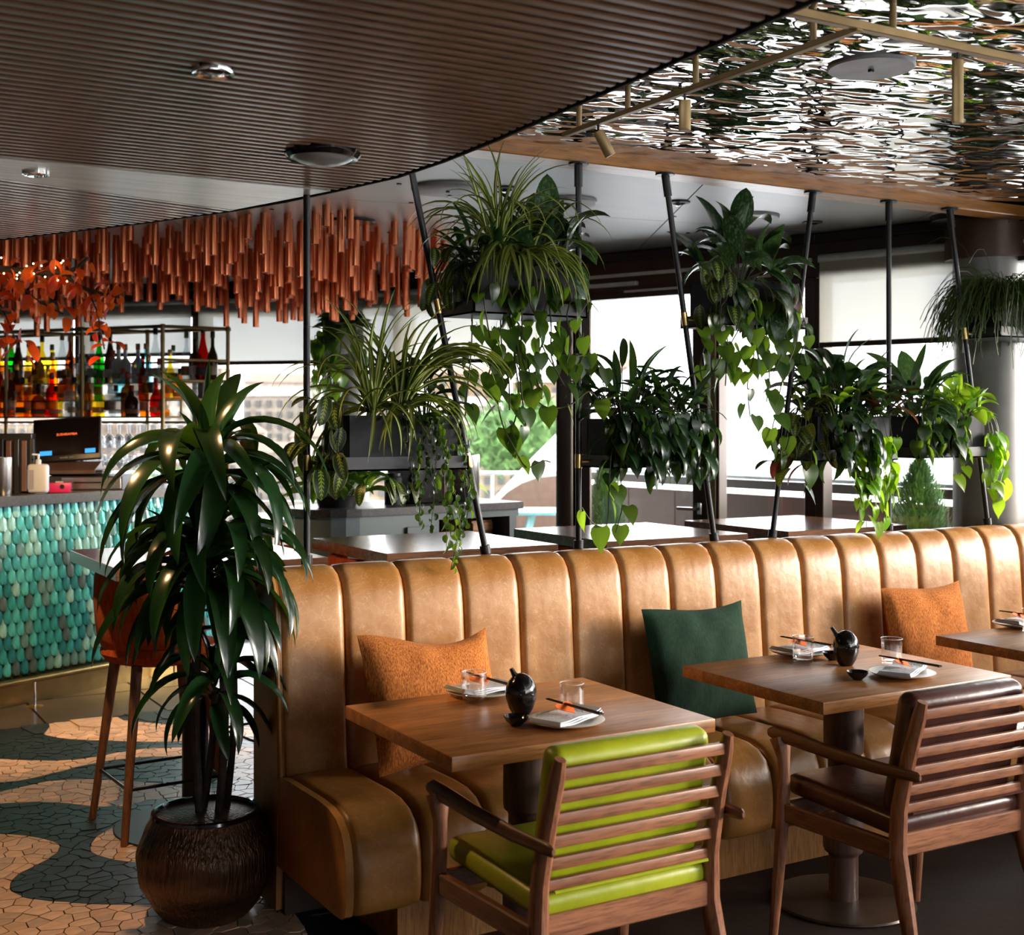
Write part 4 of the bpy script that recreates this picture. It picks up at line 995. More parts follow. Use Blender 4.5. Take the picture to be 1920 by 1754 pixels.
x, y = onT(K(1561), 1238); bowl(x, y, 'small black sauce bowl half hidden left of the jug on the second dining table')

# ---- high tables behind the banquette
for i, (lab) in enumerate(['high walnut table at the left behind the tall potted plant', 'high walnut table behind the left end of the banquette, by the lower spider plant', 'high walnut table behind the middle of the banquette', 'high walnut table farthest right behind the banquette']):
    t = thing('high_table', lab, 'table', (1.045+1.02*i+.39, 4.505+.39, 0))
    MB().box((0, 0, 1.0275), (.78, .78, .045), b=.002, seg=1).build('tabletop', M['high_wood'], t)
    MB().lathe([(.05, .01), (.05, .5), (.035, .52), (.035, 1.0)], 24).build('pedestal', M['black_metal'], t)
    MB().lathe([(.30, 0), (.305, .004), (.30, .012), (0, .014)], 56).build('base_plate', M['bronze_plate' if i else 'shelf_grey'], t)
def stool(x, y, rz, lab):
    t = thing('bar_stool', lab, 'stool', (x, y, 0), rz, 'rust upholstered stools at the high tables')
    # seat faces local +x
    n = 22; vs = []; fs = []; rows = [(.66, .17, .16), (.70, .215, .20), (.74, .232, .225), (.80, .240, .235), (.88, .246, .240), (.96, .243, .236), (.995, .236, .228)]
    hfac = lambda a: max(0, 1-max(0, abs(a)-1.0)/1.0)
    for side in (0, 1):
        for (z, rx, ry) in rows:
            for k in range(n+1):
                a = -2.0+4.0*k/n; zz = .69+(z-.69)*(.35+.65*hfac(a)) if z > .69 else z; q = side*.028
                vs.append((-(rx-q)*math.cos(a), (ry-q)*math.sin(a), zz))
    m_ = n+1; nr = len(rows)
    for s in range(2):
        o_ = s*nr*m_
        for i in range(nr-1):
            for k in range(n):
                q = [o_+i*m_+k, o_+i*m_+k+1, o_+(i+1)*m_+k+1, o_+(i+1)*m_+k]; fs.append(q[::-1] if s == 0 else q)
    for k in range(n): fs.append([(nr-1)*m_+k, (nr-1)*m_+k+1, nr*m_+(nr-1)*m_+k+1, nr*m_+(nr-1)*m_+k])
    for i in range(nr-1):
        for k in (0, n): fs.append([i*m_+k, (i+1)*m_+k, nr*m_+(i+1)*m_+k, nr*m_+i*m_+k])
    MB().add(vs, fs).build('back_shell', M['stool_cloth'], t, ang=60)
    MB().lathe([(.0, .63), (.15, .635), (.20, .65), (.222, .68), (.215, .705), (.17, .715), (0, .72)], 32).build('seat', M['stool_cloth'], t)
    for sx in (-1, 1):
        for sy in (-1, 1): MB().tube([(sx*.13, sy*.13, .645), (sx*.20, sy*.20, 0)], [.021, .014], 12).build('leg', M['stool_wood'], t)
    c = [(.178, .178), (-.178, .178), (-.178, -.178), (.178, -.178)]
    for i in range(4): MB().tube([(*c[i], .20), (*c[(i+1) % 4], .20)], .006, 6).build('foot_rung', M['black_metal'], t)
    return t
s0 = stool(1.32, 4.98, R(4), 'rust orange upholstered bar stool at the far left high table')
dup(s0, (1.95, 5.42, 0), R(-80), 'rust orange bar stool at the back of the far left high table, behind the dracaena')
dup(s0, (2.27, 4.98, 0), R(0), 'rust bar stool tucked under the high table by the lower spider plant')
dup(s0, (3.30, 4.98, 0), R(0), 'rust orange bar stool tucked under the left side of the middle high table')
dup(s0, (4.32, 4.98, 0), R(0), 'rust orange bar stool tucked under the left side of the farthest high table')
# the back sits nearer the table edge, facing the window

# ---- bar counter with glazed scale tiles
B0 = Vector(PW(-2.8, 7.0)); bd = Vector((PW(-2.8+.56, 7.83)[0]-B0.x, PW(-2.8+.56, 7.83)[1]-B0.y)).normalized(); bn = Vector((bd.y, -bd.x))   # bn points to the guests
bang = math.atan2(bd.y, bd.x)
bar = thing('bar_counter', 'bar counter clad in turquoise scale tiles with dark granite top and brass kickplate', 'bar', (B0.x, B0.y, 0), bang)
# local frame: x along the front, -y towards the guests
L0, L1 = -2.2, 1.42
def bar_path(n=16, r=.21):
    p = [(L0, 0), (L1-.0, 0)]
    for i in range(1, n+1):
        a = -PI/2+i/n*PI*.9; p.append((L1+r*math.cos(a), r+r*math.sin(a)))
    return p
def offs(p, d):
    out = []
    for i, q in enumerate(p):
        a = Vector(p[max(i-1, 0)]); b = Vector(p[min(i+1, len(p)-1)]); t = (b-a).normalized(); out.append((q[0]+t.y*d, q[1]-t.x*d))
    return out
bp_ = bar_path()
body = bp_ + [(L1, .42), (L0, .42)]
MB().prism(body, .0, 1.10).build('carcass', M['tile_back'], bar, smooth=False)
slab = offs(bp_, .06)+[(L1, .46), (L0, .46)]
MB().prism(slab, 1.10, 1.155).build('worktop', M['granite'], bar, smooth=False)
kick = offs(bp_, .045); kk = kick+[(L1, .41), (L0, .41)]
MB().prism(kk, .0, .115).build('kickplate', M['brass'], bar, smooth=False)
kk2 = offs(bp_, .05)+[(L1, .41), (L0, .41)]
MB().prism(kk2, .118, .15).build('kick_trim', M['brass'], bar, smooth=False)
rail_ = offs(bp_, .15); MB().tube([(p[0], p[1], .155) for p in rail_], .018, 12).build('foot_rail', M['brass'], bar)
for xx in (-1.9, -.9, .12, 1.1):
    MB().tube([(xx, -.15, .01), (xx, -.15, .145)], .006, 8).build('rail_post', M['chrome'], bar); MB().lathe([(.055, 0), (.055, .004), (.03, .010), (0, .012)], 24, Matrix.Translation((xx, -.15, 0))).build('rail_foot', M['brass'], bar)
scale_cols = []
for k, c in enumerate([(.028, .27, .30), (.060, .40, .42), (.018, .17, .21), (.09, .22, .23), (.20, .46, .46), (.060, .11, .12)]):
    m, nt, b, out = new_mat('turquoise_glaze_%d' % k); noise_col(nt, b, [x*.55 for x in c], [min(1, x*1.35) for x in c], 26, (1, 1, .5), detail=4, bump=.25, bscale=60); b.inputs['Roughness'].default_value = .22; b.inputs['Metallic'].default_value = .15; scale_cols.append(m)
SW, SH = .0545, .086
def scale_mesh(mat):
    n = 7; pr = [(-SW*.46, .060)]+[(-SW*.46*math.cos(a), -.022-SW*.46*1.25*math.sin(a)) for a in [PI*i/n for i in range(n+1)]]+[(SW*.46, .060)]
    mb = MB(); k = len(pr); vs = [(x, 0, z) for x, z in pr]+[(x*.84, -.010, z*.92) for x, z in pr]+[(0, -.0150, .055), (0, -.0150, -.045)]
    fs = [[i, (i+1) % k, k+(i+1) % k, k+i] for i in range(k)]
    # two facets with a middle ridge
    mid = k//2
    fs += [[k+i for i in range(0, mid)]+[2*k+1, 2*k], [k+i for i in range(mid, k)]+[2*k, 2*k+1]]
    fs.append([k+mid-1, k+mid, 2*k+1]); mb.add(vs, [f[::-1] for f in fs]); return mb.mesh('scale_tile', mat, smooth=False)
sm = [scale_mesh(c) for c in scale_cols]
# positions along the path
plen = [0]; 
for a, b in zip(bp_, bp_[1:]): plen.append(plen[-1]+(Vector(b)-Vector(a)).length)
def at_len(s):
    for i in range(len(plen)-1):
        if plen[i] <= s <= plen[i+1]:
            t = (s-plen[i])/(plen[i+1]-plen[i]); a, b = Vector(bp_[i]), Vector(bp_[i+1]); d_ = (b-a).normalized(); return a+(b-a)*t, d_
    return Vector(bp_[-1]), Vector((0, 1))
def smooth_dir(s): return ((at_len(min(s+.03, plen[-1]))[0]-at_len(max(0, s-.03))[0])).normalized()
rs = random.Random(8); cand = []
for r_ in range(13):
    z = .208+r_*.0725
    for c in range(int(plen[-1]/SW)):
        s = c*SW+(r_ % 2)*SW/2+.01
        if s > plen[-1]-.01: continue
        cand.append((s, z, r_))
x_vis = -L0-.05     # where the photograph's left edge meets the front
vis = [c for c in cand if x_vis-.02 < c[0] < x_vis+.95]; vis.sort(key=lambda c: c[0]); first = set(vis[:300]); stuff = MB(); smv = [([v.co.copy() for v in m_.vertices], [list(p.vertices) for p in m_.polygons]) for m_ in sm]
for c in cand:
    s, z, r_ = c; p, _ = at_len(s); d_ = smooth_dir(s); k = rs.choice([0, 0, 0, 1, 1, 2, 2, 3, 4, 5]) if z < .85 else rs.choice([0, 1, 1, 4, 4, 3])
    n_ = Vector((d_.y, -d_.x)); mt = Matrix(((d_.x, -n_.x, 0, p.x+n_.x*.006), (d_.y, -n_.y, 0, p.y+n_.y*.006), (0, 0, 1, z), (0, 0, 0, 1))) @ Matrix.Rotation(R(-7+rs.uniform(-2, 2)), 4, 'X') @ Matrix.Rotation(R(rs.uniform(-2, 2)), 4, 'Y')
    if c in first:
        o = bpy.data.objects.new('scale_tile', sm[k]); link(o, bar); o.matrix_basis = mt
    else:
        stuff.cur = k; stuff.add(smv[k][0], smv[k][1], mt)
o = stuff.build('scale_tiles_rest', scale_cols, bar, smooth=False); o['kind'] = 'stuff'
def on_bar(x, y): q = B0+bd*x-bn*y; return (q.x, q.y, 1.155)
# till terminal
def bar_k(u, y):
    k = K(u); t_ = (k*(7+.56*y)+2.8+.83*y)/(.56-.83*k); return on_bar(t_, y)
x, y, z = bar_k(137, .26); fx = R(-22)
t = thing('till_terminal', 'black point-of-sale screen tilted on its stand on the bar', 'till', (x, y, z), fx)
MB().box((0, .02, .105), (.40, .30, .03), b=.01).build('base', M['shelf_grey'], t)
SM = Matrix.Translation((-.03, -.01, .30)) @ Matrix.Rotation(R(-4), 4, 'Y') @ Matrix.Rotation(R(-22), 4, 'X')
vs, fs = rbox_geo(.395, .03, .275, .008, 2); MB().add(vs, fs, SM).build('screen', M['black_metal'], t)
mb = MB(); mb.add([(-.185, -.0162, -.105), (.185, -.0162, -.105), (.185, -.0162, .125), (-.185, -.0162, .125)], [[0, 1, 2, 3]], SM); mb.build('display', simple('screen_black', (.006, .004, .005), .15), t, smooth=False)
for x0, x1 in ((-.155, -.085), (.105, .165)):
    mb = MB(); mb.add([(x0, -.0175, -.10), (x1, -.0175, -.10), (x1, -.0175, -.072), (x0, -.0175, -.072)], [[0, 1, 2, 3]], SM); mb.build('display_button', emit('screen_blue', (.02, .22, .55), .8), t, smooth=False)
MB().tube([(0, .06, .11), (0, .03, .22)], .03, 12).build('neck', M['shelf_grey'], t)
mb = MB(); mb.add([(-.15, -.15, .12), (.15, -.15, .12), (.17, -.02, .17), (-.17, -.02, .17), (-.15, -.15, .10), (.15, -.15, .10), (.17, .05, .10), (-.17, .05, .10)], [[0, 1, 2, 3], [4, 7, 6, 5], [0, 4, 5, 1], [1, 5, 6, 2], [2, 6, 7, 3], [3, 7, 4, 0]]); mb.build('reader', simple('brown_plastic', (.09, .05, .04), .35), t, smooth=False)
def text(body, size, mat, M_, parent, name='lettering', ext=.0004):
    cu = bpy.data.curves.new('t', 'FONT'); cu.body = body; cu.size = size; cu.align_x = 'CENTER'; cu.extrude = ext; cu.resolution_u = 2
    o = bpy.data.objects.new('t', cu); COL.objects.link(o); me = bpy.data.meshes.new_from_object(o.evaluated_get(bpy.context.evaluated_depsgraph_get())); bpy.data.objects.remove(o); me.materials.clear(); me.materials.append(mat)
    n = bpy.data.objects.new(name, me); link(n, parent); n.matrix_basis = M_; return n
text('SUSHISAMBA', .021, emit('screen_orange', (.75, .12, .03), .8), SM @ Matrix.Translation((0, -.0172, .022)) @ Matrix.Rotation(PI/2, 4, 'X'), t)
text('PARTNER  TECH', .011, M['rail'], SM @ Matrix.Translation((0, -.0162, -.124)) @ Matrix.Rotation(PI/2, 4, 'X'), t)
x, y, z = bar_k(168, .22); t = thing('cash_drawer', 'steel-fronted black cash drawer under the till screen', 'cash drawer', (x, y, z), R(-22))
MB().box((.0, 0, .042), (.44, .34, .084), b=.004).build('housing', M['shelf_grey'], t); MB().box((.04, -.172, .044), (.34, .006, .070), b=.002).build('drawer_front', M['steel'], t)
MB().box((.02, -.178, .048), (.16, .006, .008), b=.002).build('handle_slot', M['black_metal'], t); MB().tube([(.17, -.174, .03), (.17, -.180, .03)], .012, 12).build('lock', M['chrome'], t)
x, y, z = bar_k(112, .06); t = thing('card_machine', 'magenta pink gadget box on the bar in front of the cash drawer', 'box', (x, y, z), R(-20))
pk = simple('magenta', (.55, .02, .12), .4); MB().box((0, 0, .028), (.125, .08, .056), b=.006, seg=2).build('case', pk, t); MB().tube([(.02, -.04, .035), (.02, -.046, .035)], .013, 14).build('dial', M['black_metal'], t); MB().box((.0, -.01, .06), (.04, .02, .008)).build('button', M['rail'], t); MB().tube([(.075, 0, .02), (.062, 0, .02)], .01, 8).build('plug', M['chrome'], t)
x, y, z = bar_k(72, .05); t = thing('hand_gel_bottle', 'white plastic pump bottle on the bar', 'bottle', (x, y, z), R(-25)); wp = simple('white_plastic', (.55, .60, .68), .4, 0, .05)
MB().box((0, 0, .085), (.115, .055, .165), b=.018, seg=3).build('body', wp, t); MB().lathe([(.016, .165), (.016, .19), (.007, .195), (.007, .225), (0, .225)], 16).build('pump', wp, t); MB().tube([(0, 0, .22), (-.03, -.02, .222)], .005, 6).build('nozzle', wp, t)
MB().box((-.035, -.0285, .08), (.035, .001, .11)).build('label', simple('label_grey', (.30, .32, .42), .6), t)
x, y, z = bar_k(46, .14); t = thing('menu_holder', 'dark bundle of menu folders standing on the bar', 'menu', (x-.01, y+.04, z), R(-20))
for k in range(5): MB().box((-.09+k*.034, .01*k, .155), (.028, .14, .31-.02*(k % 2)), rz=R(k*5-8), b=.003).build('menu', [M['black_metal'], M['maroon_card'] if 'maroon_card' in M else simple('brown_card', (.10, .045, .035), .5)][k % 2], t)
x, y, z = bar_k(6, .05); t = thing('shaker_tin', 'brushed steel shaker tin at the left edge on the bar', 'shaker', (x, y, z)); MB().lathe([(.042, 0), (.045, .01), (.047, .21), (.044, .21), (.04, .02), (0, .02)], 28).build('tin', M['steel'], t)
x, y, z = bar_k(12, .28); t = thing('menu_holder', 'black document box behind the shaker tin on the bar', 'box', (x, y, z), R(-20)); MB().box((0, 0, .17), (.30, .12, .34), b=.004).build('case', M['black_metal'], t)
# ---- back-bar bottle rack
A0 = Vector((-2.327, 8.55)); av = Vector((-.92, .39)); bv = Vector((.379, .25))        # (lateral, ahead) frame
def RK(a, b): q = A0+av*a+bv*b; return PW(q.x, q.y)
rack = thing('bottle_rack', 'angular brass tube rack with glass shelves behind the bar', 'shelving', (*RK(0, 0), 0)); ro = Vector((*RK(0, 0), 0))
def RV(a, b, z): x, y = RK(a, b); return (x-ro.x, y-ro.y, z)
mb = None
for (a, b) in ((0, 0), (0, 1), (.68, 0), (.68, 1), (1.36, 0), (1.36, 1), (2.1, 0), (2.1, 1)):
    MB().tube([RV(a, b, 1.17), RV(a, b, 2.2)], .014, 10).build('post', M['brass_dull'], rack); MB().lathe([(.02, 2.185), (.022, 2.2), (.016, 2.215), (0, 2.218)], 12, Matrix.Translation(RV(a, b, 0))).build('finial', M['brass_dull'], rack)
for b in (0, 1): MB().tube([RV(0, b, 2.2), RV(2.1, b, 2.2)], .012, 8).build('top_rail', M['brass_dull'], rack)
for a in (0, .68, 1.36, 2.1): MB().tube([RV(a, 0, 2.2), RV(a, 1, 2.2)], .012, 8).build('top_rail', M['brass_dull'], rack)
sg = glass_like('shelf_glass', alpha=.80, tint=(.80, .95, .90)); M['shelf_glass'] = sg; ge = simple('shelf_edge_green', (.10, .20, .17), .3)
def shelf(z, b0, b1, a0=-.0, a1=2.1):
    q = [RV(a0, b0, z), RV(a1, b0, z), RV(a1, b1, z), RV(a0, b1, z)]; MB().prism([(p[0], p[1]) for p in q], z-.010, z).build('shelf', sg, rack, smooth=False)
    MB().bar(RV(a0, b0, z-.005), RV(a1, b0, z-.005), .004, .011).build('shelf_edge', ge, rack, smooth=False); MB().bar(RV(a0, b0, z-.005), RV(a0, b1, z-.005), .006, .013).build('shelf_edge', M['brass_dull'], rack, smooth=False)
shelf(1.60, -.05, .36); shelf(1.715, .38, .66); shelf(1.84, .68, 1.05)
MB().tube([RV(0, 1, 1.98), RV(2.1, 1, 1.98)], .008, 6).build('guard_rail', M['brass_dull'], rack); MB().tube([RV(0, 0, 1.715), RV(0, 1, 1.715)], .010, 6).build('side_rail', M['brass_dull'], rack); MB().tube([RV(0, 0, 1.84), RV(0, 1, 1.84)], .010, 6).build('side_rail', M['brass_dull'], rack); MB().tube([RV(0, 0, 1.98), RV(0, 1, 1.98)], .010, 6).build('side_rail', M['brass_dull'], rack); MB().tube([RV(0, .28, 1.60), RV(0, .28, 1.715)], .010, 6).build('side_rail', M['brass_dull'], rack)
for b in (.0, .5): MB().tube([RV(0, b, 1.56), RV(2.1, b, 1.56)], .008, 6).build('hanger_rail', M['brass_dull'], rack)
def liquid(name, col, alpha=.25):
    m, nt, b, out = new_mat(name); L = nt.links
    tr = nt.nodes.new('ShaderNodeBsdfTransparent'); tr.inputs[0].default_value = c4(col); b.inputs['Base Color'].default_value = c4([x*.8 for x in col]); b.inputs['Roughness'].default_value = .08
    mx = nt.nodes.new('ShaderNodeMixShader'); mx.inputs[0].default_value = alpha; L.new(tr.outputs[0], mx.inputs[1]); L.new(b.outputs[0], mx.inputs[2]); L.new(mx.outputs[0], out.inputs[0]); return m
BM = {'clear': liquid('bottle_clear', (.86, .90, .92), .15), 'amber': liquid('bottle_amber', (.90, .42, .05), .12), 'yellow': liquid('bottle_yellow', (.95, .80, .12), .12), 'green': liquid('bottle_green', (.05, .62, .08), .25),
      'dark': liquid('bottle_dark', (.10, .05, .03), .45), 'red': liquid('bottle_red', (.75, .05, .02), .2), 'blue': liquid('bottle_blue', (.45, .80, .88), .15), 'frost': simple('bottle_frosted', (.62, .64, .66), .5), 'brown': liquid('bottle_brown', (.48, .18, .05), .22), 'pink': liquid('bottle_pink', (.80, .55, .55), .35)}
CM = {'black': M['black_metal'], 'red': simple('cap_red', (.40, .04, .02), .4), 'cork': simple('cap_cork', (.35, .16, .06), .8), 'gold': M['brass'], 'green': simple('cap_green', (.08, .14, .05), .5)}
LM = {'cream': liquid('label_cream', (.75, .62, .45), .55), 'black': simple('label_black', (.05, .04, .035), .6), 'brown': simple('label_brown', (.20, .10, .06), .7, 0, .2, 60), 'white': liquid('label_white', (.80, .80, .80), .5), 'tan': liquid('label_tan', (.62, .38, .20), .55)}
SHP = {
 'slim': ([(.0, .0), (.026, .0), (.030, .006), (.031, .14), (.028, .165), (.016, .195), (.011, .215), (.0105, .27), (.0125, .272)], .27, .031),
 'round': ([(.0, .0), (.034, .0), (.040, .008), (.042, .09), (.038, .125), (.022, .15), (.013, .165), (.012, .215), (.014, .217)], .215, .042),
 'squat': ([(.0, .0), (.040, .0), (.046, .008), (.048, .07), (.046, .10), (.030, .125), (.014, .135), (.013, .17), (.015, .172)], .17, .048),
 'broad': ([(.0, .0), (.036, .0), (.039, .005), (.039, .15), (.034, .172), (.018, .185), (.013, .20), (.0125, .235), (.015, .237)], .235, .039),
 'flute': ([(.0, .0), (.034, .0), (.038, .008), (.038, .13), (.033, .175), (.020, .225), (.0135, .265), (.0135, .30), (.0155, .302)], .30, .038)}
_bc = {}
def bottle(shape, col, cap, lab_c, loc, label, grp, s=1.0, name='bottle'):
    key = (shape, col, cap, lab_c)
    if key not in _bc:
        prof, h, r = SHP[shape]; b_ = MB().lathe([(rr, zz) for rr, zz in prof], 14).mesh('glass_body', BM[col]); c_ = MB().lathe([(.0135, h-.004), (.0145, h), (.0145, h+.032), (.012, h+.036), (0, h+.036)], 12).mesh('cap', CM[cap])
        zz = prof[3][1]; l_ = MB().lathe([(r+.0006, zz*.28), (r+.0010, zz*.30), (r+.0010, zz*.66), (r+.0006, zz*.68)], 14).mesh('label', LM[lab_c]); _bc[key] = (b_, c_, l_)
    t = thing(name, label, 'bottle', loc, 0, grp); t.scale = (s, s, s)
    for n_, me in zip(('glass_body', 'cap', 'paper_label'), _bc[key]): link(bpy.data.objects.new(n_, me), t)
ORD = ['first', 'second', 'third', 'fourth', 'fifth', 'sixth', 'seventh', 'eighth', 'ninth', 'tenth', 'eleventh', 'twelfth', 'thirteenth', 'fourteenth', 'fifteenth', 'sixteenth', 'seventeenth', 'eighteenth', 'nineteenth', 'twentieth', 'twenty-first', 'twenty-second', 'twenty-third', 'twenty-fourth', 'twenty-fifth', 'twenty-sixth']
cname = {'clear': 'clear', 'amber': 'amber', 'yellow': 'bright yellow', 'green': 'emerald green', 'dark': 'near-black', 'red': 'deep red', 'blue': 'pale blue', 'frost': 'frosted white', 'brown': 'brown', 'pink': 'pale pink'}
# rows are listed from right to left (from the front right post)
row1 = 'amber red amber dark brown clear clear yellow amber|clear|clear yellow|red|brown amber amber brown amber amber brown pink dark dark amber dark'.replace('|', ' ').split()
row2 = 'clear amber yellow clear clear red clear blue clear green clear yellow amber brown amber clear yellow clear brown dark red amber brown dark amber'.split()
row3 = 'dark red dark clear clear clear clear blue frost frost frost dark green clear clear brown clear yellow yellow dark yellow dark green amber clear dark'.split()
shp1 = 'broad round slim squat broad squat broad round'.split(); shp2 = 'round squat slim round broad slim'.split(); shp3 = 'slim flute broad slim round'.split()
rbt = random.Random(4)
for row, (cols, b, z, a_st, da, shp, rn) in enumerate([(row1, .15, 1.60, .055, .083, shp1, 'front row of the rack'), (row2, .52, 1.715, .05, .084, shp2, 'middle row of the rack'), (row3, .86, 1.84, .12, .082, shp3, 'top row of the rack')]):
    if row == 2: a_st = .05
    n_ = len(cols)
    for i, c in enumerate(cols):
        a = a_st+i*da+rbt.uniform(-.008, .008); x, y = RK(a, b+rbt.uniform(-.05, .05)); sh = shp[i % len(shp)] if c != 'frost' else 'round'; 
        if c == 'green': sh = 'flute' if row == 2 else 'slim'
        cap = 'cork' if c in ('frost',) else rbt.choice(['black', 'black', 'red', 'cork', 'gold'] if row < 2 else ['black', 'black', 'cork', 'green'])
        lc = rbt.choice(['cream', 'tan', 'white', 'tan', 'brown', 'white', 'black', 'cream'])
        bottle(sh, c, cap, lc, (x, y, z), '%s %s-capped bottle, %s from the right, %s' % (cname[c], cap, ORD[i], rn), 'bottles in the '+rn, rbt.uniform(1.0, 1.15))
# hanging stemware under the rack and glasses on the back counter
def stem_glass_mesh(up=True):
    prof = [(0, 0), (.030, -.002), (.031, -.004), (.004, -.008), (.0035, -.07), (.012, -.078), (.030, -.10), (.034, -.125), (.030, -.165)]
    return MB().lathe(prof if up else [(r, .165+z) for r, z in [(.030, -.165), (.031, -.163), (.004, -.158), (.0035, -.09), (.012, -.085), (.032, -.06), (.036, -.035), (.031, 0)]], 12).mesh('glass', M['glass_bar'])
M['glass_bar'] = glass_like('barware_glass', alpha=.72, tint=(.80, .82, .84))
gm = stem_glass_mesh(); gm2 = stem_glass_mesh(False)
for j, b in enumerate((.05, .45)):
    for i in range(24):
        x, y = RK(.05+i*.083, b); o = bpy.data.objects.new('wine_glass', gm); link(o); o.location = (x, y, 1.552); tag(o, 'clear stemmed glass hanging upside down under the bottle rack', 'glass', 'stemmed glasses hanging under the rack')
bc = thing('back_counter', 'pale steel back counter behind the bar under the bottle rack', 'counter', (*RK(1.06, .5), 0), math.atan2(RK(0, 0)[1]-RK(1, 0)[1], RK(0, 0)[0]-RK(1, 0)[0]))
MB().box((0, 0, .58), (2.2, .30, 1.10)).build('cabinet', M['shelf_grey'], bc, smooth=False); MB().box((0, 0, 1.15), (2.24, .36, .04), b=.004).build('worktop', M['steel'], bc)
for j, b in enumerate((.2, .5)):
    for i in range(20):
        x, y = RK(.08+i*.098+.03*j, b); o = bpy.data.objects.new('wine_glass', gm2); link(o); o.location = (x, y, 1.17); tag(o, 'clear stemmed glass standing on the back counter behind the till', 'glass', 'stemmed glasses on the back counter')

# ---- copper tube installation
ct = thing('copper_tube_sculpture', 'cluster of copper tubes of uneven length hanging from the metal ceiling over the bar', 'sculpture', (*PW(-1.6, 7.0), ZC)); co = Vector((*PW(-1.6, 7.0), ZC))
rt = random.Random(21); cand = []
d = 5.95
while d < 8.7:
    la = -3.45
    while la < .0:
        cand.append((la+rt.uniform(-.045, .045), d+rt.uniform(-.045, .045))); la += .118
    d += .115
tube_cache = {}; extra = MB()
nt_ = 0
for (la, dd) in cand:
    k = la/dd
    right_lim = -.050*dd - max(0, (6.9-dd))*.30
    if la > right_lim or k < -.47: continue
    near = 6.55-.50*math.exp(-((k+.145)/.05)**2)-.25*math.exp(-((k+.24)/.05)**2)
    if dd < near: continue
    if dd > 8.05: continue
    if rt.random() < (.03 if k < -.17 else .26): continue
    f = (dd-near)/(8.0-near)
    wave = .5+.5*math.sin(k*34+1.2)
    ln = .14+.17*f+.09*wave*f+rt.uniform(-.07, .08)
    ln = max(.10, min(.52, ln))
    lk = round(ln/.02)*.02
    if lk not in tube_cache:
        r = .0185; tube_cache[lk] = MB().lathe([(r*.6, -.02), (r*.82, -lk+.02), (r*.82, -lk), (r, -lk), (r, 0)][::-1] if False else [(r, 0), (r, -lk), (r*.84, -lk), (r*.84, -lk+.05)], 14).mesh('tube', M['copper'])
    x, y = PW(la, dd)
    if nt_ >= 300:
        me_ = tube_cache[lk]; extra.add([v.co.copy() for v in me_.vertices], [list(p.vertices) for p in me_.polygons], Matrix.Translation(Vector((x, y, ZC))-co)); continue
    o = bpy.data.objects.new('tube', tube_cache[lk]); link(o, ct); o.location = Vector((x, y, ZC))-co; nt_ += 1
if extra.v: o = extra.build('tubes_rest', M['copper'], ct); o['kind'] = 'stuff'
print('tubes', nt_, len(extra.v)//56)

# ---- service cabinet
sa = Vector(PW(-1.0, 6.62)); sb = Vector(PW(.03, 7.42)); sd = (sb-sa).normalized(); sang = math.atan2(sd.y, sd.x); SL = (sb-sa).length
sc = thing('service_cabinet', 'grey-blue service cabinet with rounded end and open shelf, behind the high tables', 'cabinet', (sa.x, sa.y, 0), sang)
M['blue_grey'] = simple('blue_grey_paint', (.075, .105, .118), .45, 0, .05)
def stad(x0, x1, y0, y1, n=10):
    r = (y1-y0)/2; return [(x1, y0), (x1, y1)]+[(x0+r-r*math.sin(a)*1.0, y0+r+r*math.cos(a)) for a in [PI*i/n for i in range(n+1)]]
MB().prism(stad(.0, SL*.58, .0, .5), 0, 1.02).build('carcass', M['blue_grey'], sc, smooth=False)
MB().prism(stad(-.02, SL+.03, -.02, .52), 1.06, 1.10).build('worktop', M['granite'], sc, smooth=False)
MB().prism(stad(.0, SL+.01, .0, .5), 1.02, 1.06).build('top_frame', M['blue_grey'], sc, smooth=False)
MB().box((SL-.03, .25, .51), (.05, .5, 1.02)).build('side_panel', M['blue_grey'], sc, smooth=False); MB().box((SL*.78, .49, .51), (SL*.44, .02, 1.02)).build('back_panel', M['black_metal'], sc, smooth=False)
for z in (.1, .72): MB().box((SL*.78, .25, z), (SL*.42, .48, .02)).build('shelf', M['black_metal'], sc, smooth=False)
dr_ = MB().box((SL*.49, -.008, .80), (.20, .016, .38), b=.002).build('door', M['blue_grey'], sc); MB().box((SL*.50, -.020, .90), (.07, .008, .03)).build('door_pull', M['black_metal'], sc)
def on_sc(x, y, z=1.10): q = sa+sd*x+Vector((-sd.y, sd.x))*y; return (q.x, q.y, z)
for i, (xx, zz, w_, lab) in enumerate([(.86, .73, .17, 'dark wooden cutlery box at the left of the cabinet shelf'), (1.06, .73, .20, 'reddish wooden box in the middle of the cabinet shelf'), (1.16, .86, .16, 'small slatted wooden crate stacked at the right of the cabinet shelf')]):
    if i == 2: zz = .73+.135; xx = 1.10
    t = thing('wooden_box', lab, 'box', on_sc(xx, .22, zz), sang+R(4*i)); 
    MB().box((0, 0, .065), (w_, .26, .13)).build('box_body', M['table_wood'], t, smooth=False)
    for k in range(2): MB().box((0, -.134, .035+.06*k), (w_, .010, .045), b=.002).build('board', M['table_wood'], t)
t = thing('wine_bucket', 'tall fluted steel wine bucket on the service cabinet', 'bucket', on_sc(1.08, .22)); MB().lathe([(.085, 0), (.09, .005), (.092, .27), (.088, .272), (.086, .02), (0, .02)], 36, None, lambda a, z: 1+.025*math.cos(a*14)).build('bucket_body', M['steel'], t, ang=60)
for k, (dx, c) in enumerate(((-.03, 'green'), (.03, 'dark'))): x, y, z = on_sc(1.08+dx, .22); bottle('flute', c, 'black', 'cream', (x, y, 1.125), '%s wine bottle standing in the fluted steel bucket' % cname[c], 'bottles in the bucket', .98)
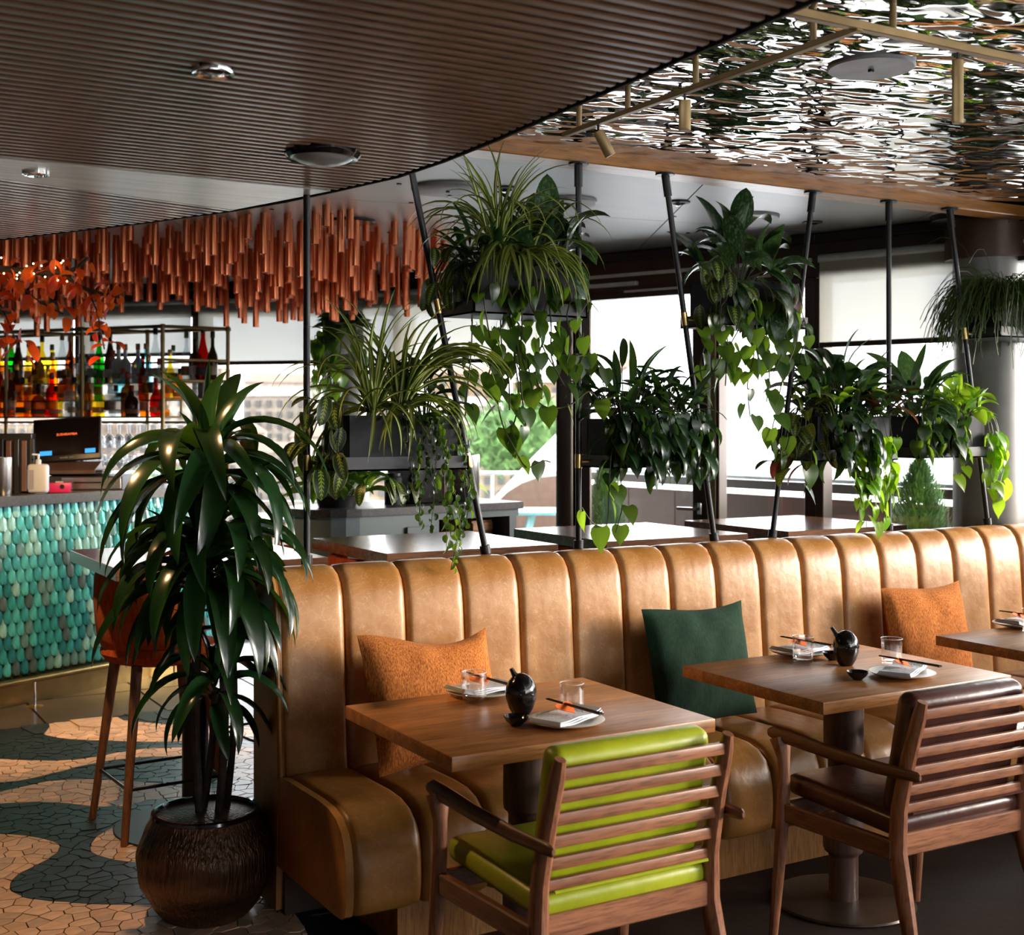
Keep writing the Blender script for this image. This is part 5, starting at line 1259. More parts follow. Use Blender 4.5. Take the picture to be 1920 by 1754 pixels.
t = thing('appliance', 'black boxy coffee machine on the service cabinet', 'appliance', on_sc(.80, .28), sang); MB().box((0, 0, .13), (.24, .28, .26), b=.01).build('body', M['black_gloss'], t); MB().box((.10, -.142, .14), (.03, .006, .22)).build('front_strip', M['bronze_plate'], t)
t = thing('canister', 'grey canister left of the black machine on the service cabinet', 'canister', on_sc(.60, .22)); MB().lathe([(.05, 0), (.052, .15), (.045, .16), (0, .165)], 24).build('can_body', M['box_grey'], t); MB().lathe([(.046, .16), (.046, .175), (0, .18)], 24).build('lid', M['black_metal'], t)

# ---- hanging poles, shelves, planter boxes
YP = 4.04
def pole(xb, xt, zb, zt, lab, clamps, flange=True):
    t = thing('hanging_pole', lab, 'pole', (xb, YP, zb), 0, 'black poles of the plant screen'); a = Vector((0, 0, 0)); b = Vector((xt-xb, 0, zt-zb))
    MB().tube([a, b], .0115, 12).build('rod', M['black_metal'], t)
    MB().tube([a, (b-a).normalized()*.03], .019, 14).build('foot', M['black_metal'], t)
    if flange:
        MB().lathe([(.038, -.008), (.038, 0), (0, 0)][::1], 20, Matrix.Translation(b)).build('flange', M['black_metal'], t); MB().tube([b-(b-a).normalized()*.09, b-(b-a).normalized()*.004], .016, 12).build('collar', M['black_metal'], t)
    for z, side in clamps:
        f = (z-zb)/(zt-zb); c = a+(b-a)*f; e = (b-a).normalized()*.026; MB().tube([c-e, c+e], .0135, 12).build('clamp', M['brass'], t)
        MB().tube([c, c+Vector((side*.055, 0, 0))], .007, 8).build('bracket_arm', M['brass'], t)
pole(1.56, 1.56, 1.083, 2.335, 'upright black pole at the left end of the banquette', [(1.42, 1)], False)
pole(2.243, 1.915, 1.083, 2.575, 'leaning black pole second from the left, between the two spider plants', [(1.42, -1), (1.965, 1)])
pole(2.64, 2.64, 1.083, 2.53, 'upright black pole third from the left', [(1.41, 1), (1.965, -1)])
pole(3.29, 3.044, 1.083, 2.53, 'leaning black pole fourth from the left', [(1.41, -1), (1.965, 1)])
pole(3.594, 3.82, 1.083, 2.53, 'black pole leaning the other way, fifth from the left', [(1.42, 1), (1.965, -1)])
pole(4.266, 4.266, 1.083, 2.53, 'upright black pole sixth from the left', [(1.42, -1), (1.42, 1)])
pole(4.906, 4.65, 1.083, 2.53, 'leaning black pole farthest right, in front of the big pillar', [(1.42, -1), (1.965, 1)])
def planter(x0, x1, z, lab_s, lab_b, inset_=.02):
    w = x1-x0; xc = (x0+x1)/2; yc = 4.025
    t = thing('plant_shelf', lab_s, 'shelf', (xc, yc, z))
    mb = MB().box((0, 0, .003), (w, .24, .006)); mb.box((0, -.117, .0235), (w, .006, .047)); mb.box((0, .117, .0235), (w, .006, .047)); mb.box((-w/2+.003, 0, .0235), (.006, .24, .047)); mb.box((w/2-.003, 0, .0235), (.006, .24, .047)); mb.build('tray', M['shelf_grey'], t, smooth=False)
    b = thing('planter_box', lab_b, 'planter', (xc, yc, z+.0065)); w2 = w-2*inset_-.03; h = .178
    mb = MB(); mb.box((0, -.098, h/2), (w2, .006, h)); mb.box((0, .098, h/2), (w2, .006, h)); mb.box((-w2/2+.003, 0, h/2), (.006, .20, h)); mb.box((w2/2-.003, 0, h/2), (.006, .20, h)); mb.box((0, 0, .004), (w2, .2, .008)); mb.build('box_shell', M['box_grey'], b, smooth=False)
    MB().box((0, 0, h-.03), (w2-.012, .19, .012)).build('soil', M['soil'], b)
    return (xc, yc, z+.0065+h-.022, w2)
PL = {}
PL['L1'] = planter(1.63, 2.10, 1.393, 'lower left hanging plant shelf, nearest the bar', 'charcoal planter box holding the lower spider plant')
PL['U1'] = planter(2.12, 2.59, 1.935, 'upper left hanging plant shelf', 'charcoal planter box holding the tall upper spider plant')
PL['L2'] = planter(2.70, 3.17, 1.385, 'lower hanging plant shelf between the third and fourth poles', 'planter box hidden by dark foliage between the third and fourth poles')
PL['U2'] = planter(3.20, 3.67, 1.935, 'upper hanging plant shelf in the middle', 'charcoal planter box holding the silver-leaved plant')
PL['L3'] = planter(3.70, 4.18, 1.395, 'lower hanging plant shelf between the fifth and sixth poles', 'planter box holding the bushy prayer plant and lime trailing vine')
PL['L4'] = planter(4.30, 4.78, 1.40, 'lower hanging plant shelf farthest right', 'planter box farthest right, holding bright green leaves')
PL['U3'] = planter(4.83, 5.30, 1.945, 'upper hanging plant shelf at the right edge', 'planter box at the right edge holding the feathery green cactus')
# ================================================================ PLANTS
def strap_mesh(name, mat, L_, W_, elev, droop, seg=10, fold=.30, prof='strap', power=1.3):
    """leaf from the origin along +Y, starting at angle elev above horizontal and bending down by droop in all"""
    vs = []; uv = []; fs = []; y = z = 0.0; ds = L_/seg
    for i in range(seg+1):
        t = i/seg; th = elev-droop*t**power
        if prof == 'strap': w = W_*min(1, .45+t*3.2)*(1-max(0, (t-.45)/.55)**1.9)
        elif prof == 'lance': w = W_*math.sin(PI*min(1, t**.80))**.75 if 0 < t < 1 else 0
        elif prof == 'oval': w = W_*math.sin(PI*t**.85)**.6 if 0 < t < 1 else 0
        w = max(w, .0006)
        c, s = math.cos(th), math.sin(th)
        up = fold*w
        vs += [(-w/2, y-s*up, z+c*up), (0, y, z), (w/2, y-s*up, z+c*up)]; uv += [(0, t), (.5, t), (1, t)]
        y += c*ds; z += s*ds
    for i in range(seg):
        for k in range(2): fs.append([i*3+k, i*3+k+1, (i+1)*3+k+1, (i+1)*3+k])
    mb = MB(); mb.add(vs, fs); return mb.mesh(name, mat, True, 0, uv)
def heart_mesh(name, mat, L_=1.0, W_=.8, droop=.6, fold=.18, pet=.25):
    st = [(0, 0, 0), (-.10, .30, .62), (.05, .46, .90), (.25, .50, 1.0), (.45, .44, .90), (.65, .31, .66), (.82, .16, .36), (.93, .06, .14), (1.04, .002, .01)]
    vs = []; uv = []; fs = []
    for i, (yy, w, u_) in enumerate(st):
        ym = 0 if i < 2 else yy
        for k, s in enumerate((-1, -.5, 0, .5, 1)):
            ws = w*W_*s; f = abs(s); y_ = (ym*(1-f)+yy*f)*L_ if i < 3 else yy*L_
            zz = -droop*L_*.4*max(0, y_/L_)**2 + fold*abs(ws) - .05*L_*(abs(s)**3)*w
            vs.append((ws, y_, zz)); uv.append((.5+s*.5*max(u_, .05), max(0, min(1, i/8))))
    for i in range(len(st)-1):
        for k in range(4): fs.append([i*5+k, i*5+k+1, (i+1)*5+k+1, (i+1)*5+k])
    n = len(vs); r = .018*L_*.6   # petiole
    vs += [(-r, 0, 0), (r, 0, 0), (r, -pet*L_*.55, pet*L_*.30), (-r, -pet*L_*.55, pet*L_*.30), (r, -pet*L_, pet*L_*.25), (-r, -pet*L_, pet*L_*.25)]; uv += [(.5, 0)]*6
    fs += [[n, n+1, n+2, n+3], [n+3, n+2, n+4, n+5]]
    mb = MB(); mb.add(vs, fs); return mb.mesh(name, mat, True, 0, uv)
rp_ = random.Random(77)
def vset(fn, n, *a, **k): return [fn(*a, **k) for _ in range(n)]
def rleaf(parent, me, loc, az, sc=1.0, pitch=0.0, roll=0.0):
    """az: compass direction in which +Y of the leaf points (0 = +X)"""
    o = bpy.data.objects.new('leaf', me); link(o, parent)
    o.matrix_basis = Matrix.Translation(loc) @ Matrix.Rotation(az-PI/2, 4, 'Z') @ Matrix.Rotation(pitch, 4, 'X') @ Matrix.Rotation(roll, 4, 'Y') @ Matrix.Scale(sc, 4); return o
SPID = [strap_mesh('leaf', M['spider'], L_, W_, e, dr, 12, .35, 'strap', pw) for (L_, W_, e, dr, pw) in
        [(.42, .016, R(78), R(95), 1.6), (.40, .017, R(64), R(120), 1.4), (.46, .015, R(70), R(150), 1.3), (.38, .018, R(50), R(130), 1.1), (.34, .016, R(35), R(122), .9), (.30, .015, R(15), R(105), .7), (.44, .015, R(84), R(60), 1.8), (.36, .017, R(28), R(118), .7)]]
DRAC = [strap_mesh('leaf', M['drac'], L_, W_, e, dr, 12, .22, 'lance', pw) for (L_, W_, e, dr, pw) in
        [(.46, .076, R(64), R(152), .8), (.48, .074, R(50), R(140), .65), (.44, .078, R(38), R(128), .55), (.40, .072, R(22), R(110), .5), (.50, .070, R(72), R(160), .75), (.34, .064, R(78), R(60), 1.2), (.32, .066, R(5), R(92), .5)]]
DUP_ = [strap_mesh('leaf', M['drac'], .36, .034, R(88), R(8), 8, .4, 'lance'), strap_mesh('leaf', M['drac'], .26, .06, R(80), R(14), 8, .4, 'lance')]
PRAY = [strap_mesh('leaf', M['prayer'], L_, W_, e, dr, 8, .10, 'oval', 1.0) for (L_, W_, e, dr) in [(.13, .060, R(10), R(90)), (.12, .055, R(-25), R(60)), (.14, .058, R(40), R(90)), (.11, .055, R(-50), R(30))]]
LANCE = [strap_mesh('leaf', M['dark_leaf'], L_, W_, e, dr, 8, .22, 'lance', 1.2) for (L_, W_, e, dr) in [(.15, .036, R(60), R(70)), (.13, .042, R(35), R(80)), (.12, .04, R(10), R(70)), (.17, .030, R(72), R(40))]]
SILV = [strap_mesh('leaf', M['silver'], L_, W_, e, dr, 8, .15, 'lance', 1.2) for (L_, W_, e, dr) in [(.19, .088, R(55), R(95)), (.18, .084, R(20), R(90)), (.21, .090, R(78), R(40)), (.16, .074, R(-20), R(65))]]
BRIL = [strap_mesh('leaf', M['bright'], L_, W_, e, dr, 8, .15, 'lance', 1.2) for (L_, W_, e, dr) in [(.10, .048, R(50), R(80)), (.11, .05, R(15), R(80)), (.09, .042, R(75), R(40))]]
CROT = [strap_mesh('leaf', M['croton'], L_, W_, e, dr, 8, .12, 'lance', 1.2) for (L_, W_, e, dr) in [(.15, .052, R(35), R(60)), (.14, .048, R(0), R(50)), (.13, .055, R(60), R(60))]]
MARO = [strap_mesh('leaf', M['maroon'], .13, .05, R(-20), R(60), 8, .1, 'oval')]
HEART = [heart_mesh('leaf', M['heart'], .080, .074, .5), heart_mesh('leaf', M['heart'], .086, .072, .8), heart_mesh('leaf', M['heart'], .072, .066, .3)]
HDARK = [heart_mesh('leaf', M['dark_leaf'], .072, .060, .6), heart_mesh('leaf', M['dark_leaf'], .064, .046, .8)]
HBRI = [heart_mesh('leaf', M['bright'], .064, .054, .6), heart_mesh('leaf', M['bright'], .070, .052, .8)]
HOYA = [strap_mesh('leaf', M['heart'], .030, .020, R(-10), R(50), 5, .2, 'oval'), strap_mesh('leaf', M['heart'], .026, .019, R(-30), R(40), 5, .2, 'oval')]
MINI = [strap_mesh('leaf', M['dark_leaf'], .021, .015, R(-20), R(40), 4, .2, 'oval'), strap_mesh('leaf', M['dark_leaf'], .018, .014, R(10), R(40), 4, .2, 'oval')]
AUT = [strap_mesh('leaf', M['autumn'], .085, .044, R(-20), R(50), 6, .25, 'oval'), strap_mesh('leaf', M['autumn'], .075, .040, R(-55), R(30), 6, .25, 'oval'), strap_mesh('leaf', M['autumn'], .080, .048, R(10), R(60), 6, .2, 'oval')]
def plant(name, label, loc, cat='plant', grp=None): return thing(name, label, cat, loc, 0, grp)
def stems(t, lst, r=.0022, mat='stem'):
    if not lst: return
    mb = MB()
    for p in lst: mb.tube(p, r, 5, cap=False)
    mb.build('stems', M[mat], t)
def tuft(t, c, meshes, n, sc=(.8, 1.1), rad=.02, az=None, bias=None, pick=None):
    for i in range(n):
        a = (i*2.39996+rp_.uniform(-.4, .4)) if az is None else rp_.uniform(*az)
        q = rp_.random(); me = meshes[min(len(meshes)-1, int(q*len(meshes)))] if pick is None else meshes[rp_.choice(pick)]
        loc = Vector(c)+Vector((math.cos(a)*rad*rp_.random(), math.sin(a)*rad*rp_.random(), rp_.uniform(0, .01)))
        rleaf(t, me, loc, a, rp_.uniform(*sc), 0, rp_.uniform(-.25, .25))
def bunch(t, c, meshes, n, spread=(.12, .06), h=.10, sc=(.8, 1.15), arch=True):
    """leafy clump: stems rise from the soil and each carries a leaf"""
    st = []
    for i in range(n):
        a = i*2.39996+rp_.uniform(-.5, .5); rr = math.sqrt(rp_.random()); x = c[0]+math.cos(a)*spread[0]*rr; y = c[1]+math.sin(a)*spread[1]*rr; z = c[2]+h*(1-rr**2*.75)*rp_.uniform(.45, 1.1)
        p0 = Vector((c[0]+(x-c[0])*.3, c[1]+(y-c[1])*.3, c[2]-.02)); p2 = Vector((x, y, z)); st.append([p0, p0*.4+p2*.6+Vector((0, 0, .015)), p2])
        me = rp_.choice(meshes); az = math.atan2(y-c[1], x-c[0])+rp_.uniform(-.8, .8); rleaf(t, me, p2, az, rp_.uniform(*sc), rp_.uniform(-.35, .35), rp_.uniform(-.4, .4))
    return st
def vine(t, pts, meshes, step, sc=(.8, 1.1), jit=1.0, both=True, r=.0016, start=.0, drop=.5):
    """trailing stem through pts with leaves at every step"""
    pts = [Vector(p) for p in pts]; L = [0]
    for a, b in zip(pts, pts[1:]): L.append(L[-1]+(b-a).length)
    s = start; k = 0
    while s < L[-1]:
        i = max(j for j in range(len(L)) if L[j] <= s); i = min(i, len(pts)-2); f = (s-L[i])/(L[i+1]-L[i]); p = pts[i].lerp(pts[i+1], f)
        az = rp_.uniform(0, 2*PI); off = Vector((math.cos(az), math.sin(az), 0))*rp_.uniform(.005, .022)*jit
        az = az if rp_.random() < .45 else -PI/2+rp_.uniform(-.9, .9); rleaf(t, rp_.choice(meshes), p+off, az, rp_.uniform(*sc), -rp_.uniform(.75, 1.5), rp_.uniform(-.35, .35)); s += step*rp_.uniform(.7, 1.3); k += 1
    return pts
def curve(pts, n=6):
    pts = [Vector(p) for p in pts]; out = []
    for i in range(len(pts)-1):
        p0 = pts[max(i-1, 0)]; p1 = pts[i]; p2 = pts[i+1]; p3 = pts[min(i+2, len(pts)-1)]
        for k in range(n):
            t = k/n; out.append(.5*((2*p1)+(-p0+p2)*t+(2*p0-5*p1+4*p2-p3)*t*t+(-p0+3*p1-3*p2+p3)*t**3))
    return out+[pts[-1]]
def hang(t, c, dx, dy, dz, wig=.02, n=4):
    """control points of a stem that leaves the box at c and hangs down"""
    pts = [Vector(c), Vector(c)+Vector((dx*.4, dy*.8, .02)), Vector(c)+Vector((dx*.7, dy, -.06))]
    for i in range(1, n+1): pts.append(Vector(c)+Vector((dx+rp_.uniform(-wig, wig), dy+rp_.uniform(-wig, wig)*.6, -dz*i/n)))
    return curve(pts, 4)

# --- big dracaena in its ribbed pot
px, py = PW(-.965, 4.05)
pt = thing('plant_pot', 'large round ribbed dark bronze pot at the end of the banquette', 'pot', (px, py, 0))
prof = [(.115, 0), (.135, .012), (.172, .060), (.200, .115), (.213, .170), (.209, .225), (.192, .275), (.172, .310), (.165, .325), (.160, .330), (.154, .326), (.152, .300), (.150, .285), (0, .285)]
prof_s = [(p.x, p.z) for p in curve([(r, 0, z) for r, z in prof[:9]], 4)]; rib = MB(); pr2 = []
pr2 = prof_s; nr_ = 132; rr_ = random.Random(3); jit_ = [rr_.uniform(.35, 1) for _ in range(nr_)]
def ribf(a, z):
    k = int(a/(2*PI)*nr_+.5) % nr_; band = 1+.012*math.sin(z*62+math.sin(a*3)*1.4)
    return band*(1-.020*jit_[k]*(k % 2))
rib.lathe(pr2, nr_, None, ribf).build('pot_body', M['pot'], pt, ang=0)
MB().lathe([(.163, .318), (.170, .324), (.168, .333), (.156, .335), (.151, .325), (.149, .275)], 64).build('rim', M['black_gloss'], pt)
MB().lathe([(.148, .286), (.1, .292), (0, .295)], 32).build('soil', M['soil'], pt)
dr = plant('dracaena', 'tall glossy dracaena with three drooping leaf crowns left of the banquette', (px, py, .29))
# canes
c1 = [(-.015, .01, -.02), (-.03, .015, .35), (-.02, .0, .75), (.005, .0, 1.10)]; c2 = [(.03, -.02, -.02), (.05, -.03, .3), (.035, -.03, .62), (.0, -.02, .80)]; c3 = [(.0, .05, -.02), (.03, .04, .22), (.02, -.03, .42)]
c4_ = [(.07, .03, -.02), (.10, .03, .30), (.09, .02, .60)]
for c, r in ((c1, .014), (c2, .014), (c3, .012), (c4_, .012)): MB().tube(curve(c, 5), r, 10).build('cane', M['bark'], dr)
def crown(c, n, sc, el=None, span=.10):
    for i in range(n):
        f = i/n; a = i*2.39996+.3; k = [5, 4, 0, 0, 1, 1, 2, 2, 3, 6][min(9, int(f*10))]
        loc = Vector(c)+Vector((math.cos(a)*.014, math.sin(a)*.014, span*(.5-f))); rleaf(dr, DRAC[k], loc, a+rp_.uniform(-.2, .2), sc*rp_.uniform(.82, 1.1), rp_.uniform(-.08, .12), rp_.uniform(-.3, .3))
crown((.005, 0, 1.10), 44, 1.0, span=.14)
rleaf(dr, DUP_[0], (.0, 0, 1.13), 1.0, .95, -.02); rleaf(dr, DUP_[1], (.02, 0, 1.13), -.4, 1.05, -.2); rleaf(dr, DUP_[1], (.0, .01, 1.12), 2.2, .8, -.25)
crown((.0, -.02, .80), 52, .98, span=.16)
crown((-.03, 0, .74), 12, .95, span=.08)
crown((.02, -.03, .43), 22, .72, span=.12)
crown((.09, .02, .60), 12, .8, span=.08)

# --- lower spider plant (box L1): spider plant, prayer plant at its left, small-leaved hoya trailing
x, y, z, w = PL['L1']
t = plant('spider_plant', 'lower striped spider plant arching over the left hanging box', (x, y, z)); tuft(t, (-.085, -.02, .03), SPID, 62, (.75, 1.08), .03); tuft(t, (.02, -.02, .04), SPID, 46, (.75, 1.1), .03); tuft(t, (.02, -.03, .05), SPID, 26, (.95, 1.25), .03, (-1.3, .5), pick=[1, 2, 3, 4, 2]); 
t = plant('prayer_plant', 'prayer plant with patterned leaves left of the lower spider plant', (x, y, z)); st = []
for i in range(26):
    p = Vector((-.235+rp_.uniform(-.085, .05), rp_.uniform(-.10, .05), rp_.uniform(-.16, .10))); st.append(curve([(-.18, 0, -.01), (p.x*.5-.09, p.y*.5, .05), p], 3)); rleaf(t, rp_.choice(PRAY), p, rp_.choice([PI, PI+.8, -PI/2, PI-.7, -PI/2-.5])+rp_.uniform(-.4, .4), rp_.uniform(.75, 1.0), rp_.uniform(-.7, .1), rp_.uniform(-.5, .5))
for i in range(6):
    p = Vector((-.05+rp_.uniform(-.12, .1), -.13, -.18-rp_.random()*.03)); rleaf(t, PRAY[1], p, -PI/2+rp_.uniform(-.8, .8), .7, -.3)
stems(t, st)
t = plant('trailing_hoya', 'small-leaved vine spilling in strands from the right of the lower left box', (x, y, z)); st = []
for (dx, dy, dz) in ((.05, -.15, .30), (.09, -.16, .36), (.13, -.15, .42), (.02, -.15, .34), (.15, -.16, .50), (-.02, -.16, .28), (.07, -.17, .24), (.11, -.17, .20), (.24, -.06, .42), (.27, -.02, .36), (.23, -.10, .30), (.26, .03, .46), (.22, -.12, .24)):
    st.append(vine(t, hang(t, (dx*.7, -.04, 0), dx*.3, dy+.04, dz, .02), MINI if rp_.random() < .45 else HOYA, .017, (.8, 1.3), .7))
for i in range(26): p = Vector((rp_.uniform(0, .18), rp_.uniform(-.10, -.02), rp_.uniform(.0, .05))); rleaf(t, rp_.choice(HOYA), p, rp_.uniform(0, 6.28), 1.1, rp_.uniform(-.3, .5))
stems(t, st, .0013)
t = plant('leafy_plant', 'dark lance-leaved plant at the right in the lower left box', (x, y, z)); stems(t, bunch(t, (.13, .02, 0), LANCE+HEART[:1], 26, (.10, .06), .17))

# --- upper spider plant (box U1)
x, y, z, w = PL['U1']
t = plant('spider_plant', 'tall striped spider plant in the upper left hanging box', (x, y, z)); tuft(t, (-.10, -.03, .05), SPID, 56, (.65, .95), .03); tuft(t, (-.06, -.0, .06), SPID, 34, (.9, 1.12), .02, None, pick=[0, 1, 2, 6, 2, 0]); tuft(t, (.04, -.02, .05), SPID, 30, (.7, 1.0), .03, pick=[2, 3, 4, 7, 1]); tuft(t, (-.04, -.06, .04), SPID, 34, (.75, 1.05), .06, (-PI/2-1.2, -PI/2+1.1), pick=[4, 5, 7])
t = plant('leafy_plant', 'dark glossy leaves filling the right half of the upper left box', (x, y, z)); st = bunch(t, (.10, .0, .01), SILV+LANCE, 46, (.15, .09), .20, (.8, 1.1)); st += bunch(t, (-.12, .0, .01), LANCE, 22, (.10, .07), .12); stems(t, st)
t = plant('prayer_plant', 'prayer plant hanging off the left end of the upper left box', (x, y, z)); st = []
for i in range(16):
    p = Vector((-.27+rp_.uniform(-.09, .07), rp_.uniform(-.08, .06), rp_.uniform(-.14, .07))); st.append(curve([(-.19, 0, 0), (p.x*.5-.10, p.y*.5, .05), p], 3)); rleaf(t, rp_.choice(PRAY), p, rp_.choice([PI, PI+.8, -PI/2])+rp_.uniform(-.5, .5), rp_.uniform(.65, .9), rp_.uniform(-.9, 0), rp_.uniform(-.5, .5))
for i in range(10):
    p = Vector((-.19+rp_.uniform(-.08, .06), rp_.uniform(-.12, .0), rp_.uniform(-.02, .10))); rleaf(t, rp_.choice(LANCE), p, PI+rp_.uniform(-.8, 1.2), 1.0, rp_.uniform(-.6, .1))
stems(t, st)
t = plant('heartleaf_vine', 'heart-leaved vine trailing below the upper left box', (x, y, z)); st = []
for (c0, dx, dy, dz) in ((-.17, -.03, -.16, .42), (-.12, .0, -.15, .50), (-.08, .01, -.15, .56), (-.05, .0, -.16, .40), (-.02, .02, -.15, .46), (.02, .02, -.16, .36), (.07, .02, -.15, .42), (.11, .03, -.16, .33), (-.14, .05, -.10, .62), (.15, .05, -.13, .36), (-.10, -.02, .12, .52), (.02, .0, .13, .46), (.1, .02, .12, .40)):
    st.append(vine(t, hang(t, (c0, -.06 if dy < 0 else .06, 0), dx, dy*.6, dz, .035), HEART, .058, (.65, 1.0), 1.3, start=.17))
# two runners: one to the right-hand pole, one dipping to the left
st.append(vine(t, curve([(-.15, -.1, -.30), (-.13, -.12, -.52), (-.08, -.13, -.63), (-.03, -.13, -.70), (.04, -.13, -.68), (.07, -.13, -.685)], 5), HEART, .10, (.9, 1.2), 1.0))
st.append(vine(t, curve([(-.02, -.12, -.30), (.0, -.13, -.44), (.06, -.13, -.49), (.16, -.12, -.48), (.24, -.12, -.43), (.30, -.11, -.46), (.36, -.1, -.45)], 5), HEART, .075, (.8, 1.1), 1.0))
st.append(vine(t, curve([(.12, -.12, -.2), (.14, -.13, -.30), (.22, -.13, -.30), (.28, -.12, -.33), (.36, -.1, -.36)], 5), HEART, .06, (.8, 1.2), 1.0))
rleaf(t, HEART[1], (.06, -.125, -.03), -PI/2+.3, 1.25, -.5); rleaf(t, HDARK[0], (.235, -.125, -.10), -PI/2+.9, 1.2, -.7)
stems(t, st, .0028)

# --- lower box L2: dark philodendron
x, y, z, w = PL['L2']
t = plant('philodendron', 'dense dark heart-leaved plant in the lower box between the third and fourth poles', (x, y, z)); st = bunch(t, (-.10, -.01, .0), HDARK+LANCE+HEART[:1], 70, (.16, .11), .22, (.9, 1.25)); st += bunch(t, (.10, .0, 0), LANCE+HDARK, 60, (.15, .10), .17)
for (c0, dy, dz) in ((-.20, -.13, .16), (-.16, -.14, .24), (-.11, -.15, .20), (-.06, -.15, .26), (-.02, -.14, .18), (.02, -.15, .27), (.07, -.14, .23), (.12, -.15, .28), (.17, -.14, .22), (.21, -.11, .30), (-.22, -.08, .28), (.22, -.06, .2), (-.09, -.15, .30), (0, -.16, .22)):
    st.append(vine(t, hang(t, (c0*.9, -.07, .02), c0*.12, dy+.06, dz*.75, .02), HDARK+LANCE[1:3], .024, (.7, 1.05), 1.2))
for i in range(30): p = Vector((rp_.uniform(-.2, .2), -.12, rp_.uniform(-.14, .04))); rleaf(t, rp_.choice(HDARK+LANCE[1:3]), p, -PI/2+rp_.uniform(-1, 1), rp_.uniform(.8, 1.1), -rp_.uniform(.2, 1.0))
stems(t, st)
t = plant('trailing_vine', 'lime tinted vine reaching down beside the third pole below the dark box', (x, y, z)); st = []
st.append(vine(t, curve([(-.20, -.1, .0), (-.24, -.12, -.12), (-.25, -.12, -.26), (-.26, -.12, -.37), (-.32, -.12, -.36), (-.37, -.12, -.30)], 5), HBRI+HEART, .085, (.85, 1.25), 1.2)); st.append(vine(t, curve([(-.18, -.1, -.0), (-.20, -.12, -.16), (-.19, -.12, -.30), (-.22, -.12, -.40)], 5), HEART+HBRI[:1], .07, (.8, 1.1), 1.2)); stems(t, st)
t = plant('spiky_plant', 'thin dark curling leaves at the right of the box by the fourth pole', (x, y, z)); tuft(t, (.17, -.02, .02), [strap_mesh('leaf', M['dark_leaf'], .24, .010, R(40), R(130), 8, .3, 'strap', .9), strap_mesh('leaf', M['dark_leaf'], .20, .014, R(65), R(50), 8, .3, 'lance')], 16, (.7, 1.1), .03)

# --- upper box U2
x, y, z, w = PL['U2']
t = plant('silver_vine_plant', 'broad silver-speckled leaves in the upper middle box', (x, y, z)); st = bunch(t, (-.04, .0, .02), SILV, 36, (.17, .10), .19, (.85, 1.12))
rleaf(t, SILV[2], (-.03, 0, .14), -1.2, 1.15, .2); rleaf(t, SILV[1], (-.0, 0, .24), .2, 1.1, .5); rleaf(t, SILV[1], (.10, 0, .19), .1, 1.0, .35); rleaf(t, SILV[1], (-.14, -.02, .16), PI, .9, .1)
for i in range(18): p = Vector((rp_.uniform(-.18, .14), -.12, rp_.uniform(-.10, .06))); rleaf(t, rp_.choice(SILV[1:2]+SILV[3:]+PRAY), p, -PI/2+rp_.uniform(-.9, .9), rp_.uniform(.8, 1.0), -rp_.uniform(.3, 1.0))
for i in range(9): p = Vector((-.22+rp_.uniform(-.05, .05), rp_.uniform(-.12, 0), rp_.uniform(-.08, .09))); rleaf(t, rp_.choice(PRAY+BRIL[:1]), p, PI+rp_.uniform(-.5, 1.3), .9, -rp_.uniform(0, 1.0))
stems(t, st)
t = plant('maroon_leaf_plant', 'drooping patterned leaves with maroon backs at the front of the upper middle box', (x, y, z))
for (dx, dz, me, aa) in ((.08, -.06, MARO[0], 1.1), (.03, -.09, PRAY[3], 1.1), (.12, -.07, SILV[3], 1.0), (.06, -.13, MARO[0], .9), (-.10, -.09, PRAY[1], 1.1), (.15, -.03, MARO[0], .8), (.04, -.02, MARO[0], 1.0)): rleaf(t, me, (dx, -.13, dz), -PI/2+rp_.uniform(-.4, .4), aa, -.9)
t = plant('heartleaf_vine', 'heart-leaved vine trailing below the upper middle box', (x, y, z)); st = []
for (c0, dx, dy, dz) in ((-.20, -.05, -.12, .36), (-.17, -.05, -.12, .40), (-.13, -.03, -.14, .34), (-.19, -.02, .10, .44), (-.08, .0, -.15, .30), (-.02, .02, -.14, .30), (.04, .03, -.15, .34), (.06, .04, -.14, .26), (.12, .02, -.13, .30), (.17, .05, -.12, .38), (-.14, .02, -.16, .52), (-.05, .06, -.15, .46)):
    st.append(vine(t, hang(t, (c0*.95, -.05, 0), dx, dy*.6, dz, .035), HEART, .062, (.7, 1.05), 1.3, start=.17))
st.append(vine(t, curve([(.12, -.12, -.15), (.10, -.13, -.30), (.07, -.13, -.42), (.05, -.13, -.50), (.03, -.13, -.60), (.09, -.13, -.66), (.12, -.13, -.60)], 5), HEART, .07, (1.0, 1.25), 1.2))
stems(t, st, .0026)

# --- lower box L3
x, y, z, w = PL['L3']
t = plant('prayer_plant', 'prayer plant with dark feathered leaves at the fifth pole', (x, y, z)); st = []
for i in range(34):
    p = Vector((-.20+rp_.uniform(-.12, .09), rp_.uniform(-.13, .06), rp_.uniform(-.14, .12))); st.append(curve([(-.16, 0, 0), (p.x*.5-.08, p.y*.5, .06), p], 3)); rleaf(t, rp_.choice(PRAY), p, rp_.choice([PI, PI+.8, -PI/2, -PI/2+.5])+rp_.uniform(-.4, .4), rp_.uniform(.7, 1.0), rp_.uniform(-.7, .2), rp_.uniform(-.5, .5))
for i in range(7): p = Vector((-.33+rp_.uniform(-.05, .05), rp_.uniform(-.13, -.05), -.14+rp_.uniform(-.05, .03))); rleaf(t, rp_.choice(PRAY+MARO), p, PI+rp_.uniform(-.6, .9), .95, -.2)
st.append(vine(t, curve([(-.24, -.1, -.06), (-.27, -.13, -.18), (-.30, -.13, -.27), (-.31, -.13, -.30)], 4), HEART, .07, (1, 1.3), 1)); stems(t, st)
